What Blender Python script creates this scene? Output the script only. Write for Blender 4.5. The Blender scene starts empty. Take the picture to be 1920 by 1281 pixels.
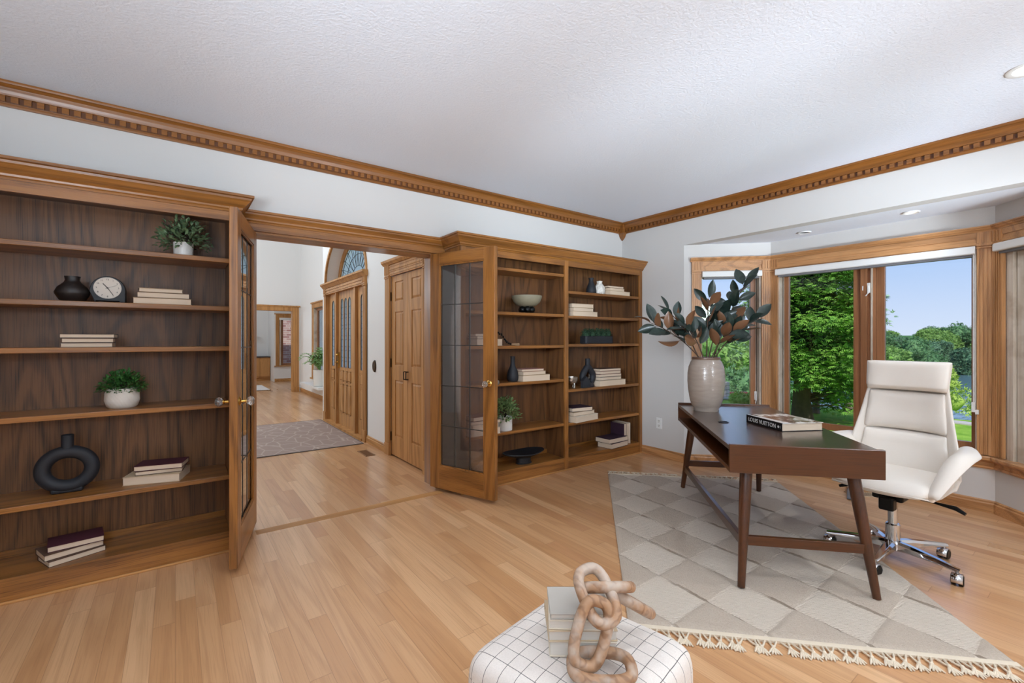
import bpy, bmesh, math, random
from math import sin, cos, pi, radians, sqrt, atan2
from mathutils import Vector, Matrix, noise

SC = bpy.context.scene
COL = SC.collection
RND = random.Random(11)

# ------------------------------------------------------------------ mesh gathering
class G:
    """Collects polygons, then links them as one mesh object."""
    def __init__(s, M=None):
        s.v, s.f, s.mi, s.M, s.cur = [], [], [], M, 0

    def add(s, vs, fs):
        b = len(s.v)
        if s.M is not None:
            vs = [s.M @ Vector(v) for v in vs]
        s.v.extend(tuple(v) for v in vs)
        for f in fs:
            s.f.append(tuple(b + i for i in f)); s.mi.append(s.cur)

    def box(s, x0, y0, z0, x1, y1, z1):
        x0, x1 = min(x0, x1), max(x0, x1); y0, y1 = min(y0, y1), max(y0, y1); z0, z1 = min(z0, z1), max(z0, z1)
        s.add([(x0, y0, z0), (x1, y0, z0), (x1, y1, z0), (x0, y1, z0), (x0, y0, z1), (x1, y0, z1), (x1, y1, z1), (x0, y1, z1)],
              [(0, 3, 2, 1), (4, 5, 6, 7), (0, 1, 5, 4), (1, 2, 6, 5), (2, 3, 7, 6), (3, 0, 4, 7)])
        return s

    def bar(s, a, b, w, h, up=(0, 0, 1)):
        """A rectangular bar from a to b: w across, h along up."""
        a, b = Vector(a), Vector(b); d = (b - a).normalized(); u = Vector(up)
        r = d.cross(u).normalized(); u = r.cross(d).normalized()
        r *= w / 2; u *= h / 2
        s.add([a - r - u, a + r - u, a + r + u, a - r + u, b - r - u, b + r - u, b + r + u, b - r + u],
              [(0, 1, 2, 3), (7, 6, 5, 4), (0, 4, 5, 1), (1, 5, 6, 2), (2, 6, 7, 3), (3, 7, 4, 0)])
        return s

    def lathe(s, prof, n=32, c=(0, 0, 0), axis='Z', cap=True):
        vs, fs = [], []
        m = len(prof)
        for r, z in prof:
            for k in range(n):
                a = 2 * pi * k / n
                p = (r * cos(a), r * sin(a), z)
                if axis == 'X': p = (p[2], p[0], p[1])
                elif axis == 'Y': p = (p[1], p[2], p[0])
                vs.append((c[0] + p[0], c[1] + p[1], c[2] + p[2]))
        for i in range(m - 1):
            for k in range(n):
                k2 = (k + 1) % n
                fs.append((i * n + k, i * n + k2, (i + 1) * n + k2, (i + 1) * n + k))
        if cap:
            fs.append(tuple(reversed(range(n)))); fs.append(tuple((m - 1) * n + k for k in range(n)))
        s.add(vs, fs); return s

    def tube(s, pts, r, n=8, closed=False, cap=True, flat=1.0):
        pts = [Vector(p) for p in pts]; m = len(pts)
        rr = r if isinstance(r, (list, tuple)) else [r] * m
        vs, fs = [], []
        ref = None
        for i, p in enumerate(pts):
            if closed: t = pts[(i + 1) % m] - pts[i - 1]
            else: t = pts[min(i + 1, m - 1)] - pts[max(i - 1, 0)]
            t.normalize()
            if ref is None:
                ref = Vector((0, 0, 1)) if abs(t.z) < .9 else Vector((1, 0, 0))
            u = (ref - t * ref.dot(t)).normalized(); w = t.cross(u); ref = u
            for k in range(n):
                a = 2 * pi * k / n
                vs.append(p + u * (rr[i] * cos(a)) + w * (rr[i] * flat * sin(a)))
        rings = m if closed else m - 1
        for i in range(rings):
            j = (i + 1) % m
            for k in range(n):
                k2 = (k + 1) % n
                fs.append((i * n + k, i * n + k2, j * n + k2, j * n + k))
        if cap and not closed:
            fs.append(tuple(reversed(range(n)))); fs.append(tuple((m - 1) * n + k for k in range(n)))
        s.add(vs, fs); return s

    def prism(s, poly, h0, h1, plane='XY'):
        """Extrudes a 2-D outline between h0 and h1 along the third axis."""
        n = len(poly)
        def P(p, h):
            return (p[0], p[1], h) if plane == 'XY' else ((p[0], h, p[1]) if plane == 'XZ' else (h, p[0], p[1]))
        vs = [P(p, h0) for p in poly] + [P(p, h1) for p in poly]
        fs = [tuple(reversed(range(n))), tuple(n + i for i in range(n))]
        fs += [(i, (i + 1) % n, n + (i + 1) % n, n + i) for i in range(n)]
        s.add(vs, fs); return s

    def loft(s, rings, closed=True, caps=True):
        n = len(rings[0]); vs = [p for r in rings for p in r]; fs = []
        for i in range(len(rings) - 1):
            for k in range(n if closed else n - 1):
                k2 = (k + 1) % n
                fs.append((i * n + k, i * n + k2, (i + 1) * n + k2, (i + 1) * n + k))
        if caps and closed:
            fs.append(tuple(reversed(range(n)))); fs.append(tuple((len(rings) - 1) * n + k for k in range(n)))
        s.add(vs, fs); return s

    def sweep(s, prof, path):
        """Mitred moulding: prof is a closed outline of (out, z), out to the right of the path's direction."""
        path = [Vector(p) for p in path]; m = len(path); rings = []
        def nrm(a, b):
            d = (b - a).normalized(); return Vector((d.y, -d.x))
        for i, p in enumerate(path):
            if i == 0: o = nrm(path[0], path[1])
            elif i == m - 1: o = nrm(path[-2], path[-1])
            else:
                n0, n1 = nrm(path[i - 1], p), nrm(p, path[i + 1])
                o = (n0 + n1) / (1 + n0.dot(n1))
            rings.append([(p.x + o.x * a, p.y + o.y * a, z) for a, z in prof])
        s.loft(rings); return s

    def ball(s, c, r, n=10, m=7, sx=1, sy=1, sz=1):
        prof = [(max(1e-4, r * sin(pi * i / m)), -r * cos(pi * i / m)) for i in range(m + 1)]
        vs, fs = [], []
        for rr, z in prof:
            for k in range(n):
                a = 2 * pi * k / n
                vs.append((c[0] + rr * cos(a) * sx, c[1] + rr * sin(a) * sy, c[2] + z * sz))
        for i in range(m):
            for k in range(n):
                k2 = (k + 1) % n
                fs.append((i * n + k, i * n + k2, (i + 1) * n + k2, (i + 1) * n + k))
        s.add(vs, fs); return s

    def text(s, body, size, depth, M, align='CENTER', bold=0.0, spacing=1.0):
        cu = bpy.data.curves.new('lettering_curve', 'FONT')
        cu.body, cu.size, cu.extrude, cu.align_x, cu.align_y, cu.offset = body, size, depth, align, 'CENTER', bold
        cu.space_character = spacing; cu.resolution_u = 3
        ob = bpy.data.objects.new('lettering_source', cu)
        me = bpy.data.meshes.new_from_object(ob)
        s.add([M @ v.co for v in me.vertices], [tuple(p.vertices) for p in me.polygons])
        bpy.data.objects.remove(ob); bpy.data.meshes.remove(me); bpy.data.curves.remove(cu)
        return s

    def build(s, name, mat, parent=None, loc=None, rotz=0.0, smooth=None, bevel=0.0, sub=0, solid=0.0, seg=2):
        me = bpy.data.meshes.new(name)
        me.from_pydata(s.v, [], s.f)
        mats = mat if isinstance(mat, (list, tuple)) else [mat]
        for m in mats: me.materials.append(m)
        if len(mats) > 1: me.polygons.foreach_set('material_index', s.mi)
        me.validate()
        bm = bmesh.new(); bm.from_mesh(me)
        if not getattr(s, 'keep_normals', False):
            bmesh.ops.recalc_face_normals(bm, faces=bm.faces)
        bm.to_mesh(me); bm.free()
        if smooth is not None or sub:
            me.polygons.foreach_set('use_smooth', [True] * len(me.polygons))
            if not sub: me.set_sharp_from_angle(angle=radians(smooth))
        me.update()
        o = bpy.data.objects.new(name, me); COL.objects.link(o)
        if loc is not None: o.location = loc
        o.rotation_euler = (0, 0, rotz)
        if parent is not None: o.parent = parent
        if solid:
            md = o.modifiers.new('thickness', 'SOLIDIFY'); md.thickness = abs(solid); md.offset = 1 if solid > 0 else -1
        if sub:
            md = o.modifiers.new('smooth', 'SUBSURF'); md.levels = md.render_levels = sub
        if bevel:
            md = o.modifiers.new('bevel', 'BEVEL'); md.width = bevel; md.segments = seg; md.limit_method = 'ANGLE'; md.angle_limit = radians(40)
        return o


def tag(o, label=None, cat=None, group=None, kind=None):
    if label: o['label'] = label
    if cat: o['category'] = cat
    if group: o['group'] = group
    if kind: o['kind'] = kind
    return o


def thing(name, label, cat, loc=(0, 0, 0), rotz=0.0, group=None, kind=None):
    o = bpy.data.objects.new(name, None); o.empty_display_size = .05
    COL.objects.link(o); o.location = loc; o.rotation_euler = (0, 0, rotz)
    return tag(o, label, cat, group, kind)


def dup(root, loc, rotz=0.0, label=None, group=None, scale=None):
    r = root.copy(); COL.objects.link(r); r.location = loc; r.rotation_euler = (0, 0, rotz)
    if scale: r.scale = scale
    if label: r['label'] = label
    if group: r['group'] = group
    for ch in list(root.children):
        c = ch.copy(); COL.objects.link(c); c.parent = r
        for g in list(ch.children):
            d = g.copy(); COL.objects.link(d); d.parent = c
    return r


def frame(p0, p1):
    """Local axes of a wall: x along it, y outward (away from the room), z up."""
    ex = Vector((p1[0] - p0[0], p1[1] - p0[1], 0)).normalized()
    ey = Vector((-ex.y, ex.x, 0))
    return Matrix(((ex.x, ey.x, 0, p0[0]), (ex.y, ey.y, 0, p0[1]), (0, 0, 1, 0), (0, 0, 0, 1)))

# ------------------------------------------------------------------ materials
def lin(c):
    c /= 255.0
    return c / 12.92 if c <= .04045 else ((c + .055) / 1.055) ** 2.4


def S(r, g, b, k=1.0):
    return (min(1, lin(r) * k), min(1, lin(g) * k), min(1, lin(b) * k), 1.0)


class N:
    """Small wrapper over a material's node tree."""
    def __init__(s, name):
        s.m = bpy.data.materials.new(name); s.m.use_nodes = True
        s.t = s.m.node_tree; s.t.nodes.clear()
        s.out = s.t.nodes.new('ShaderNodeOutputMaterial')
        s.b = s.t.nodes.new('ShaderNodeBsdfPrincipled')
        s.t.links.new(s.b.outputs[0], s.out.inputs[0])

    def n(s, typ, **kw):
        nd = s.t.nodes.new(typ)
        for k, v in kw.items(): setattr(nd, k, v)
        return nd

    def l(s, a, b):
        s.t.links.new(a, b); return b

    def put(s, sock, v):
        if hasattr(v, 'is_linked') or isinstance(v, bpy.types.NodeSocket): s.l(v, sock)
        else: sock.default_value = v

    def math(s, op, a, b=None, c=None, clamp=False):
        nd = s.n('ShaderNodeMath', operation=op, use_clamp=clamp)
        s.put(nd.inputs[0], a)
        if b is not None: s.put(nd.inputs[1], b)
        if c is not None: s.put(nd.inputs[2], c)
        return nd.outputs[0]

    def mix(s, f, a, b, blend='MIX'):
        nd = s.n('ShaderNodeMix', data_type='RGBA', blend_type=blend)
        s.put(nd.inputs[0], f); s.put(nd.inputs[6], a); s.put(nd.inputs[7], b)
        return nd.outputs[2]

    def obj(s):
        return s.n('ShaderNodeTexCoord').outputs['Object']

    def pos(s):
        return s.n('ShaderNodeNewGeometry').outputs['Position']

    def mapping(s, vec, scale=(1, 1, 1), rot=(0, 0, 0), loc=(0, 0, 0)):
        nd = s.n('ShaderNodeMapping'); s.l(vec, nd.inputs[0])
        nd.inputs[1].default_value = loc; nd.inputs[2].default_value = rot; nd.inputs[3].default_value = scale
        return nd.outputs[0]

    def noise(s, vec, scale, detail=2.0, rough=.5, dist=0.0):
        nd = s.n('ShaderNodeTexNoise'); s.l(vec, nd.inputs['Vector'])
        nd.inputs['Scale'].default_value = scale; nd.inputs['Detail'].default_value = detail
        nd.inputs['Roughness'].default_value = rough; nd.inputs['Distortion'].default_value = dist
        return nd.outputs[0]

    def ramp(s, f, a, b, lo=0.0, hi=1.0):
        nd = s.n('ShaderNodeMapRange', clamp=True)
        s.put(nd.inputs[0], f); nd.inputs[1].default_value = lo; nd.inputs[2].default_value = hi
        nd.inputs[3].default_value = a; nd.inputs[4].default_value = b
        return nd.outputs[0]

    def bump(s, h, strength=.2, dist=.01):
        nd = s.n('ShaderNodeBump'); nd.inputs['Strength'].default_value = strength
        nd.inputs['Distance'].default_value = dist; s.l(h, nd.inputs['Height'])
        s.l(nd.outputs[0], s.b.inputs['Normal'])

    def setp(s, **kw):
        for k, v in kw.items():
            s.put(s.b.inputs[k.replace('_', ' ')], v)
        return s


def plain(name, col, rough=.5, metal=0.0, spec=.5, vary=0.0, vscale=20, bump=0.0, bscale=60, coat=0.0):
    k = N(name); k.setp(Roughness=rough, Metallic=metal)
    k.b.inputs['Specular IOR Level'].default_value = spec
    k.b.inputs['Coat Weight'].default_value = coat
    if vary:
        f = k.noise(k.obj(), vscale, 3)
        k.put(k.b.inputs['Base Color'], k.mix(f, tuple(c * (1 - vary) for c in col[:3]) + (1,), tuple(min(1, c * (1 + vary)) for c in col[:3]) + (1,)))
    else: k.b.inputs['Base Color'].default_value = col
    if bump: k.bump(k.noise(k.obj(), bscale, 3), bump, .004)
    return k.m


def wood(name, light, dark, axis='X', scale=1.0, rough=.32, contrast=.75, rings=14.0, coat=.15, bump=.12, seed=0.0, spec=.5, stretch=.075):
    """Oak-like grain along one axis: stretched noise cut into contour bands, with fine pores."""
    k = N(name); q = stretch; st = {'X': (q, 1, 1), 'Y': (1, q, 1), 'Z': (1, 1, q)}[axis]
    base = k.obj()
    v = k.mapping(base, tuple(a * scale for a in st), loc=(seed, seed * .7, seed * .3))
    big = k.noise(v, 3.2, 1.5, .45, .35)
    band = k.math('SINE', k.math('MULTIPLY', big, rings * 2 * pi))
    band = k.ramp(band, 0, 1, -.2, 1.0)
    st2 = {'X': (.02, 1, 1), 'Y': (1, .02, 1), 'Z': (1, 1, .02)}[axis]
    v2 = k.mapping(base, tuple(a * scale for a in st2), loc=(seed, 0, seed))
    pore = k.noise(v2, 210, 2, .6)
    porem = k.ramp(pore, 0, 1, .48, .66)
    tone = k.noise(v, 1.3, 2)
    f = k.math('ADD', k.math('MULTIPLY', band, .5), k.math('MULTIPLY', porem, .5))
    f = k.math('MULTIPLY', f, contrast, clamp=True)
    c = k.mix(f, light, dark)
    c = k.mix(k.ramp(tone, 0, .30, .35, .7), c, k.mix(.6, light, dark))
    k.setp(Base_Color=c, Roughness=rough)
    k.b.inputs['Specular IOR Level'].default_value = spec
    k.b.inputs['Coat Weight'].default_value = coat; k.b.inputs['Coat Roughness'].default_value = .18
    k.bump(k.math('MULTIPLY', f, -1.0), bump, .002)
    return k.m


M = {}
OAKL, OAKD = S(162, 107, 50), S(90, 53, 20)
for ax in 'XYZ':
    M['oak' + ax] = wood('golden_oak_' + ax, OAKL, OAKD, ax, contrast=1.0, rings=10)
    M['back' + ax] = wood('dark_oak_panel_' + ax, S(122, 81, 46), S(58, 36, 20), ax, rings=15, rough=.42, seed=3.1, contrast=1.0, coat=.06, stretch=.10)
    M['foy' + ax] = wood('honey_oak_' + ax, S(200, 148, 92), S(132, 86, 44), ax, rings=10, seed=5.0, contrast=.75, coat=.0, rough=.5, spec=.25)
    M['win' + ax] = wood('window_oak_' + ax, S(200, 148, 98), S(124, 80, 44), ax, rings=10, seed=7.0, contrast=.85, coat=.08)
    M['sash' + ax] = wood('stained_sash_' + ax, S(164, 112, 74), S(112, 72, 44), ax, rings=8, seed=9.0, contrast=.7, coat=.05)
    M['wal' + ax] = wood('walnut_' + ax, S(82, 44, 18), S(42, 21, 9), ax, rings=7, seed=2.0, contrast=.8, rough=.3, coat=.2)
M['crown'] = wood('crown_oak', S(140, 88, 38), S(88, 50, 18), 'X', seed=1.0)
M['crownY'] = wood('crown_oak_y', S(140, 88, 38), S(88, 50, 18), 'Y', seed=1.0)
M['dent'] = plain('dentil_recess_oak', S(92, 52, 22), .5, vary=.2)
M['wall'] = plain('white_wall_paint', S(206, 204, 201), .65, spec=.2, bump=.05, bscale=180)
M['wallf'] = plain('warm_white_wall_paint', S(236, 235, 233), .65, spec=.2)
def ceiling_mat():
    k = N('textured_ceiling_paint'); k.setp(Base_Color=S(229, 234, 243), Roughness=.9)
    k.b.inputs['Specular IOR Level'].default_value = .1
    a = k.noise(k.obj(), 75, 4, .65); k.bump(k.ramp(a, 0, 1, .35, .65), .32, .005)
    return k.m
M['ceil'] = ceiling_mat()
M['black'] = plain('matte_black_ceramic', S(26, 27, 31), .5, bump=.06, bscale=90)
M['blackm'] = plain('black_metal', S(20, 20, 20), .35, .6)
M['slate'] = plain('matte_navy_black_ceramic', S(32, 34, 40), .62, bump=.08, bscale=120)
M['burnish'] = plain('burnished_black_clay', S(36, 30, 28), .38, vary=.3)
M['white'] = plain('white_glazed_ceramic', S(228, 226, 221), .35, vary=.03)
M['paint'] = plain('white_plastic', S(232, 232, 230), .4)
M['brass'] = plain('polished_brass', S(214, 172, 92), .2, 1.0)
M['bronze'] = plain('dark_bronze', S(52, 38, 26), .4, .7)
M['chrome'] = plain('chrome', S(214, 214, 216), .09, 1.0)
M['came'] = plain('lead_came', S(82, 80, 78), .4, .8)
M['leather'] = plain('off_white_leather', S(222, 214, 204), .42, spec=.45, bump=.10, bscale=260)
M['cream'] = plain('cream_fringe_cotton', S(222, 208, 186), .9, spec=.1, bump=.4, bscale=200)
M['paper'] = None
def paper(name, c, axis='Z'):
    k = N(name); v = k.mapping(k.obj(), (3, 3, 700) if axis == 'Z' else (3, 700, 3))
    f = k.noise(v, 1.0, 2); k.setp(Base_Color=k.mix(f, c, tuple(x * .8 for x in c[:3]) + (1,)), Roughness=.85)
    k.b.inputs['Specular IOR Level'].default_value = .1
    return k.m
M['paper'] = paper('cream_book_pages', S(226, 206, 182))
M['paperv'] = paper('cream_upright_pages', S(226, 206, 182), 'Y')
M['paperw'] = paper('white_book_pages', S(228, 222, 212))


def glass(name, tint=(1, 1, 1, 1), refl=1.0, rough=0.0, ior=1.5, painted_veil=0.0):
    """Thin clear pane: passes light straight through, reflects by the Fresnel law; a painted diffuse veil can be mixed in."""
    k = N(name); k.t.nodes.remove(k.b)
    tr = k.n('ShaderNodeBsdfTransparent'); tr.inputs[0].default_value = tint
    gl = k.n('ShaderNodeBsdfGlossy'); gl.inputs['Roughness'].default_value = rough
    fr = k.n('ShaderNodeFresnel'); fr.inputs[0].default_value = ior
    mx = k.n('ShaderNodeMixShader')
    k.l(k.math('MULTIPLY', fr.outputs[0], refl, clamp=True), mx.inputs[0])
    df = k.n('ShaderNodeBsdfDiffuse'); df.inputs[0].default_value = (.80, .74, .72, 1)  # pale diffuse veil, painted in place of reflections on the door glass
    hz = k.n('ShaderNodeMixShader'); hz.inputs[0].default_value = painted_veil; k.l(tr.outputs[0], hz.inputs[1]); k.l(df.outputs[0], hz.inputs[2])
    k.l((hz if painted_veil else tr).outputs[0], mx.inputs[1]); k.l(gl.outputs[0], mx.inputs[2]); k.l(mx.outputs[0], k.out.inputs[0])
    return k.m
M['pane'] = glass('clear_window_glass', (1, 1, 1, 1), .45)
M['lead'] = glass('bevelled_leaded_glass', (.93, .92, .93, 1), 2.4, .03, painted_veil=.055)
def crystal_mat():
    k = N('cut_crystal'); k.setp(Base_Color=(1, 1, 1, 1), Roughness=.03)
    k.b.inputs['Transmission Weight'].default_value = .9; k.b.inputs['IOR'].default_value = 1.5
    return k.m
M['crystal'] = crystal_mat()
def frosted():
    k = N('pale_textured_glass'); k.setp(Base_Color=S(238, 242, 246), Roughness=.3)
    tl = k.n('ShaderNodeBsdfTranslucent'); tl.inputs[0].default_value = S(246, 249, 252)
    tp = k.n('ShaderNodeBsdfTransparent'); tp.inputs[0].default_value = S(244, 248, 252)
    m1 = k.n('ShaderNodeMixShader'); m1.inputs[0].default_value = .25; k.l(tl.outputs[0], m1.inputs[1]); k.l(tp.outputs[0], m1.inputs[2])
    m2 = k.n('ShaderNodeMixShader'); m2.inputs[0].default_value = .12; k.l(m1.outputs[0], m2.inputs[1]); k.l(k.b.outputs[0], m2.inputs[2]); k.l(m2.outputs[0], k.out.inputs[0])
    return k.m
M['frost'] = frosted()


def floor_mat():
    k = N('light_oak_plank_floor'); p = k.pos()
    sep = k.n('ShaderNodeSeparateXYZ'); k.l(p, sep.inputs[0])
    X, Y = sep.outputs[0], sep.outputs[1]
    W, L = .083, 1.15
    row = k.math('FLOOR', k.math('DIVIDE', X, W))
    wn = k.n('ShaderNodeTexWhiteNoise', noise_dimensions='1D'); k.l(row, wn.inputs['W'])
    yy = k.math('DIVIDE', k.math('ADD', Y, k.math('MULTIPLY', wn.outputs[0], 5.0)), L)
    idx = k.math('FLOOR', yy)
    cmb = k.n('ShaderNodeCombineXYZ'); k.l(row, cmb.inputs[0]); k.l(idx, cmb.inputs[1])
    w2 = k.n('ShaderNodeTexWhiteNoise', noise_dimensions='2D'); k.l(cmb.outputs[0], w2.inputs['Vector'])
    tone = w2.outputs[0]
    # joints
    fx = k.math('FRACT', k.math('DIVIDE', X, W)); ex = k.math('MINIMUM', fx, k.math('SUBTRACT', 1.0, fx))
    fy = k.math('FRACT', yy); ey = k.math('MINIMUM', fy, k.math('SUBTRACT', 1.0, fy))
    joint = k.math('MAXIMUM', k.math('LESS_THAN', ex, .011), k.math('LESS_THAN', ey, .0012))
    # grain, shifted for every plank
    off = k.n('ShaderNodeVectorMath', operation='MULTIPLY'); k.l(w2.outputs[1], off.inputs[0]); off.inputs[1].default_value = (9, 9, 9)
    ad = k.n('ShaderNodeVectorMath', operation='ADD'); k.l(p, ad.inputs[0]); k.l(off.outputs[0], ad.inputs[1])
    v = k.mapping(ad.outputs[0], (1, .06, 1))
    big = k.noise(v, 5.0, 1.5, .45, .3)
    band = k.ramp(k.math('SINE', k.math('MULTIPLY', big, 60.0)), 0, 1, 0.1, 1)
    pore = k.ramp(k.noise(k.mapping(ad.outputs[0], (1, .02, 1)), 190, 2, .6), 0, 1, .48, .68)
    c = k.mix(tone, S(220, 176, 132), S(198, 148, 102))
    hue = k.n('ShaderNodeSeparateColor'); k.l(w2.outputs[1], hue.inputs[0])
    c = k.mix(k.ramp(hue.outputs[1], 0, .75, .82, 1.0), c, S(188, 134, 92))
    c = k.mix(k.math('MULTIPLY', band, .20), c, S(150, 98, 58))
    c = k.mix(k.math('MULTIPLY', pore, .22), c, S(146, 96, 58))
    c = k.mix(k.math('MULTIPLY', joint, .42), c, S(110, 68, 38))
    k.setp(Base_Color=c, Roughness=k.ramp(big, .24, .36))
    k.b.inputs['Coat Weight'].default_value = .5; k.b.inputs['Coat Roughness'].default_value = .2
    k.bump(k.math('MULTIPLY', joint, -1.0), .15, .001)
    return k.m
M['floor'] = floor_mat()
# light levels: sky, sun, seen lamps and added unseen fill lights
SKY = .95
SUN = 4.2
CANW = 21
UNSEEN_CANS = [(-.6, 1.5), (.55, 1.45), (1.7, .45), (.4, -.5), (2.4, -.6)]
FILL_POINTS = [(-.9, -1.0, 1.9, 40), (2.2, -1.6, 1.9, 80)]
FILL_SPOTS = [((1.2, -1.9, 1.0), (3.0, 2.5, 2.71), 760, 33), ((-.6, -1.9, 1.0), (1.3, 2.2, 2.71), 560, 38), ((-1.6, -1.6, 1.0), (-.3, 1.7, 2.71), 480, 44), ((2.6, -1.9, 1.0), (4.0, 1.4, 2.71), 420, 32),
       ((-.9, -1.0, 1.2), (-.6, -.2, 2.71), 290, 124), ((2.6, -1.5, 1.2), (2.9, -.4, 2.71), 100, 110),
       ((2.9, -1.9, .9), (4.68, 1.35, 2.32), 640, 27),
       ((-1.9, -.2, 2.0), (4.36, 3.0, 1.25), 620, 27),
       ((-1.9, -1.0, 2.0), (3.0, 3.5, 1.25), 420, 24)]
FOY = 135
BAYW = 6
EXPO = 0.10
# ================================================================== the setting
ZC = 2.71
YW = 3.645           # study wall behind the bookcases
XW = 4.36            # window wall
BAY = [(4.36, 2.81), (4.97, 2.20), (4.97, .59), (4.36, -.02)]
st = dict(kind='structure')

g = G()
g.prism([(-2.2, -2.2), (4.42, -2.2), (4.42, -.06), (5.05, .55), (5.05, 2.24), (4.42, 2.87), (4.42, 3.85), (-2.2, 3.85)], -.12, 0)
g.box(-2.2, 3.85, -.12, 2.6, 12.55, 0)
g.box(-2.2, 12.55, -.12, 4.6, 17.3, 0)
tag(g.build('floor', M['floor']), 'light oak plank floor', **st)
g = G(); g.box(-2.2, -2.2, ZC, 4.48, 3.70, ZC + .1)
tag(g.build('ceiling', M['ceil']), 'white textured study ceiling', **st)
g = G(); g.prism([(4.40, -.14), (4.42, -.14), (5.12, .50), (5.12, 2.29), (4.42, 2.93), (4.40, 2.93)], 2.322, 2.44)
tag(g.build('ceiling_bay', M['ceil']), 'lower white ceiling over the bay window', **st)

# study back wall with the double-door opening (rebated jambs)
g = G()
g.box(-2.2, YW, 0, .405, 3.85, ZC); g.box(1.885, YW, 0, 4.48, 3.85, ZC); g.box(.405, YW, 2.085, 1.885, 3.85, ZC)
g.box(-2.2, 3.70, ZC, 4.48, 3.85, 5.3)
tag(g.build('wall_back', M['wall']), 'white wall behind the bookcases', **st)
g = G()
g.box(-2.32, -2.2, 0, -2.2, 3.85, ZC)
tag(g.build('wall_left', M['wall']), 'white study wall', **st)
g = G(); g.box(-2.32, -2.32, 0, 4.48, -2.2, ZC)
tag(g.build('wall_front', M['wall']), 'white study wall', **st)
g = G()
g.box(XW, 2.81, 0, 4.48, YW, ZC); g.box(XW, -2.2, 0, 4.48, -.02, ZC); g.box(XW, -.02, 2.32, 4.48, 2.81, ZC)
tag(g.build('wall_right', M['wall']), 'white wall around the window bay', **st)

# bay walls: each pierced by its window
WINS = [  # p0, p1, opening s0,s1, sill z, head z
    (BAY[0], BAY[1], .172, .765), (BAY[1], BAY[2], .075, 1.515), (BAY[2], BAY[3], .085, .70)]
ZS, ZH = .435, 2.035
for i, (p0, p1, s0, s1) in enumerate(WINS):
    F = frame(p0, p1); L = (Vector(p1) - Vector(p0)).length
    g = G(F)
    g.box(0, 0, 0, s0, .13, 2.33); g.box(s1, 0, 0, L, .13, 2.33); g.box(s0, 0, 0, s1, .13, ZS - .03); g.box(s0, 0, ZH, s1, .13, 2.33)
    if i < 2:
        g.M = None; q = BAY[i + 1]; g.prism([(q[0], q[1]), (q[0] + .14, q[1] + (.02 if i == 0 else .0)), (q[0] + .10, q[1] + (.12 if i == 0 else -.12)), (q[0] + .02, q[1] + (.14 if i == 0 else -.14))], 0, 2.33)
    tag(g.build('wall_bay', M['wall']), ['white angled wall under the narrow bay window', 'white wall under the wide bay window', 'white angled bay wall at the far side of the chair'][i], **st)

# baseboards
BB = [(0, 0), (.016, 0), (.016, .066), (.011, .074), (.011, .086), (.004, .094), (0, .094)]
def base(name, path, mat, label):
    g = G(); g.sweep(BB, path); tag(g.build(name, mat, bevel=0), label, **st)
base('baseboard_right', [(XW, YW), (XW, 2.81)], M['winY'], 'oak baseboard beside the bookcase')
base('baseboard_bay', [BAY[0], BAY[1], BAY[2], BAY[3], (XW, -2.2)], M['winY'], 'oak baseboard round the bay')

# dentil crown
def crown(name, path, mat, along):
    z1 = ZC; z0 = ZC - .125
    prof = [(0, z0), (.012, z0), (.016, z0 + .008), (.016, z0 + .018), (.022, z0 + .018), (.022, z0 + .052), (.030, z0 + .055), (.032, z0 + .064),
            (.036, z0 + .078), (.044, z0 + .094), (.056, z0 + .106), (.062, z0 + .108), (.066, z0 + .116), (.066, z1), (0, z1)]
    g = G(); g.sweep(prof, path)
    (x0, y0), (x1, y1) = path[0], path[-1]; F = frame(path[0], path[-1])
    L = (Vector(path[-1]) - Vector(path[0])).length; g.M = F
    n = int(L / .05)
    for k in range(n):
        s = .03 + k * .05
        g.box(s, -.034, z0 + .020, s + .029, -.021, z0 + .051)
    o = g.build(name, mat)
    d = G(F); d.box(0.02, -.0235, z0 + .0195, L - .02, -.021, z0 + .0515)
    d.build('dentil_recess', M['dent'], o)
    tag(o, along, **st)
crown('trim_1', [(-2.2, YW), (XW, YW)], M['crown'], 'oak dentil crown moulding above the bookcases')
crown('trim_2', [(XW, YW), (XW, -2.2)], M['crownY'], 'oak dentil crown moulding above the bay')
g = G()
c = (XW - .034, YW - .034)
g.box(c[0] - .036, c[1] - .036, 2.587, XW, YW, ZC - .012)
for (h, z) in ((.036, 2.587), (.026, 2.566), (.020, 2.545), (.010, 2.525), (.003, 2.502)):
    pass
rings = [[(c[0] - h, c[1] - h, z), (XW, c[1] - h, z), (XW, YW, z), (c[0] - h, YW, z)] for h, z in ((.036, 2.588), (.022, 2.570), (.016, 2.552), (.004, 2.535), (-.012, 2.520), (-.030, 2.508))]
g.loft(rings)
tag(g.build('trim_3', M['crown']), 'oak corner block with a pointed drop', **st)

# ------------------------------------------------------------------ bay windows
def casing_strip(g, s0, s1, z0, z1, grooves=3):
    g.box(s0, -.020, z0, s1, 0, z1)
    w = (s1 - s0)
    g.box(s0, -.025, z0, s0 + .012, -.02, z1); g.box(s1 - .012, -.025, z0, s1, -.02, z1)
    for k in range(grooves):
        a = s0 + .018 + k * (w - .036 + .006) / grooves
        g.box(a, -.0245, z0, a + (w - .036) / grooves - .006, -.02, z1)

def corner_block(g, s0, s1, z0, z1):
    g.box(s0 - .002, -.028, z0, s1 + .002, 0, z1)
    w = (s1 - s0) / 7
    for k in (0, 1, 2, 3):
        g.box(s0 + w * (2 * k + 0) + .001, -.034, z0 + .02, s0 + w * (2 * k + 1) - .001, -.028, z1 - .005)
    g.box(s0 - .004, -.034, z0 - .020, s1 + .004, 0, z0 - .010)
    g.box(s0 - .004, -.034, z0 - .002, s1 + .004, 0, z0 + .006)

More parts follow.
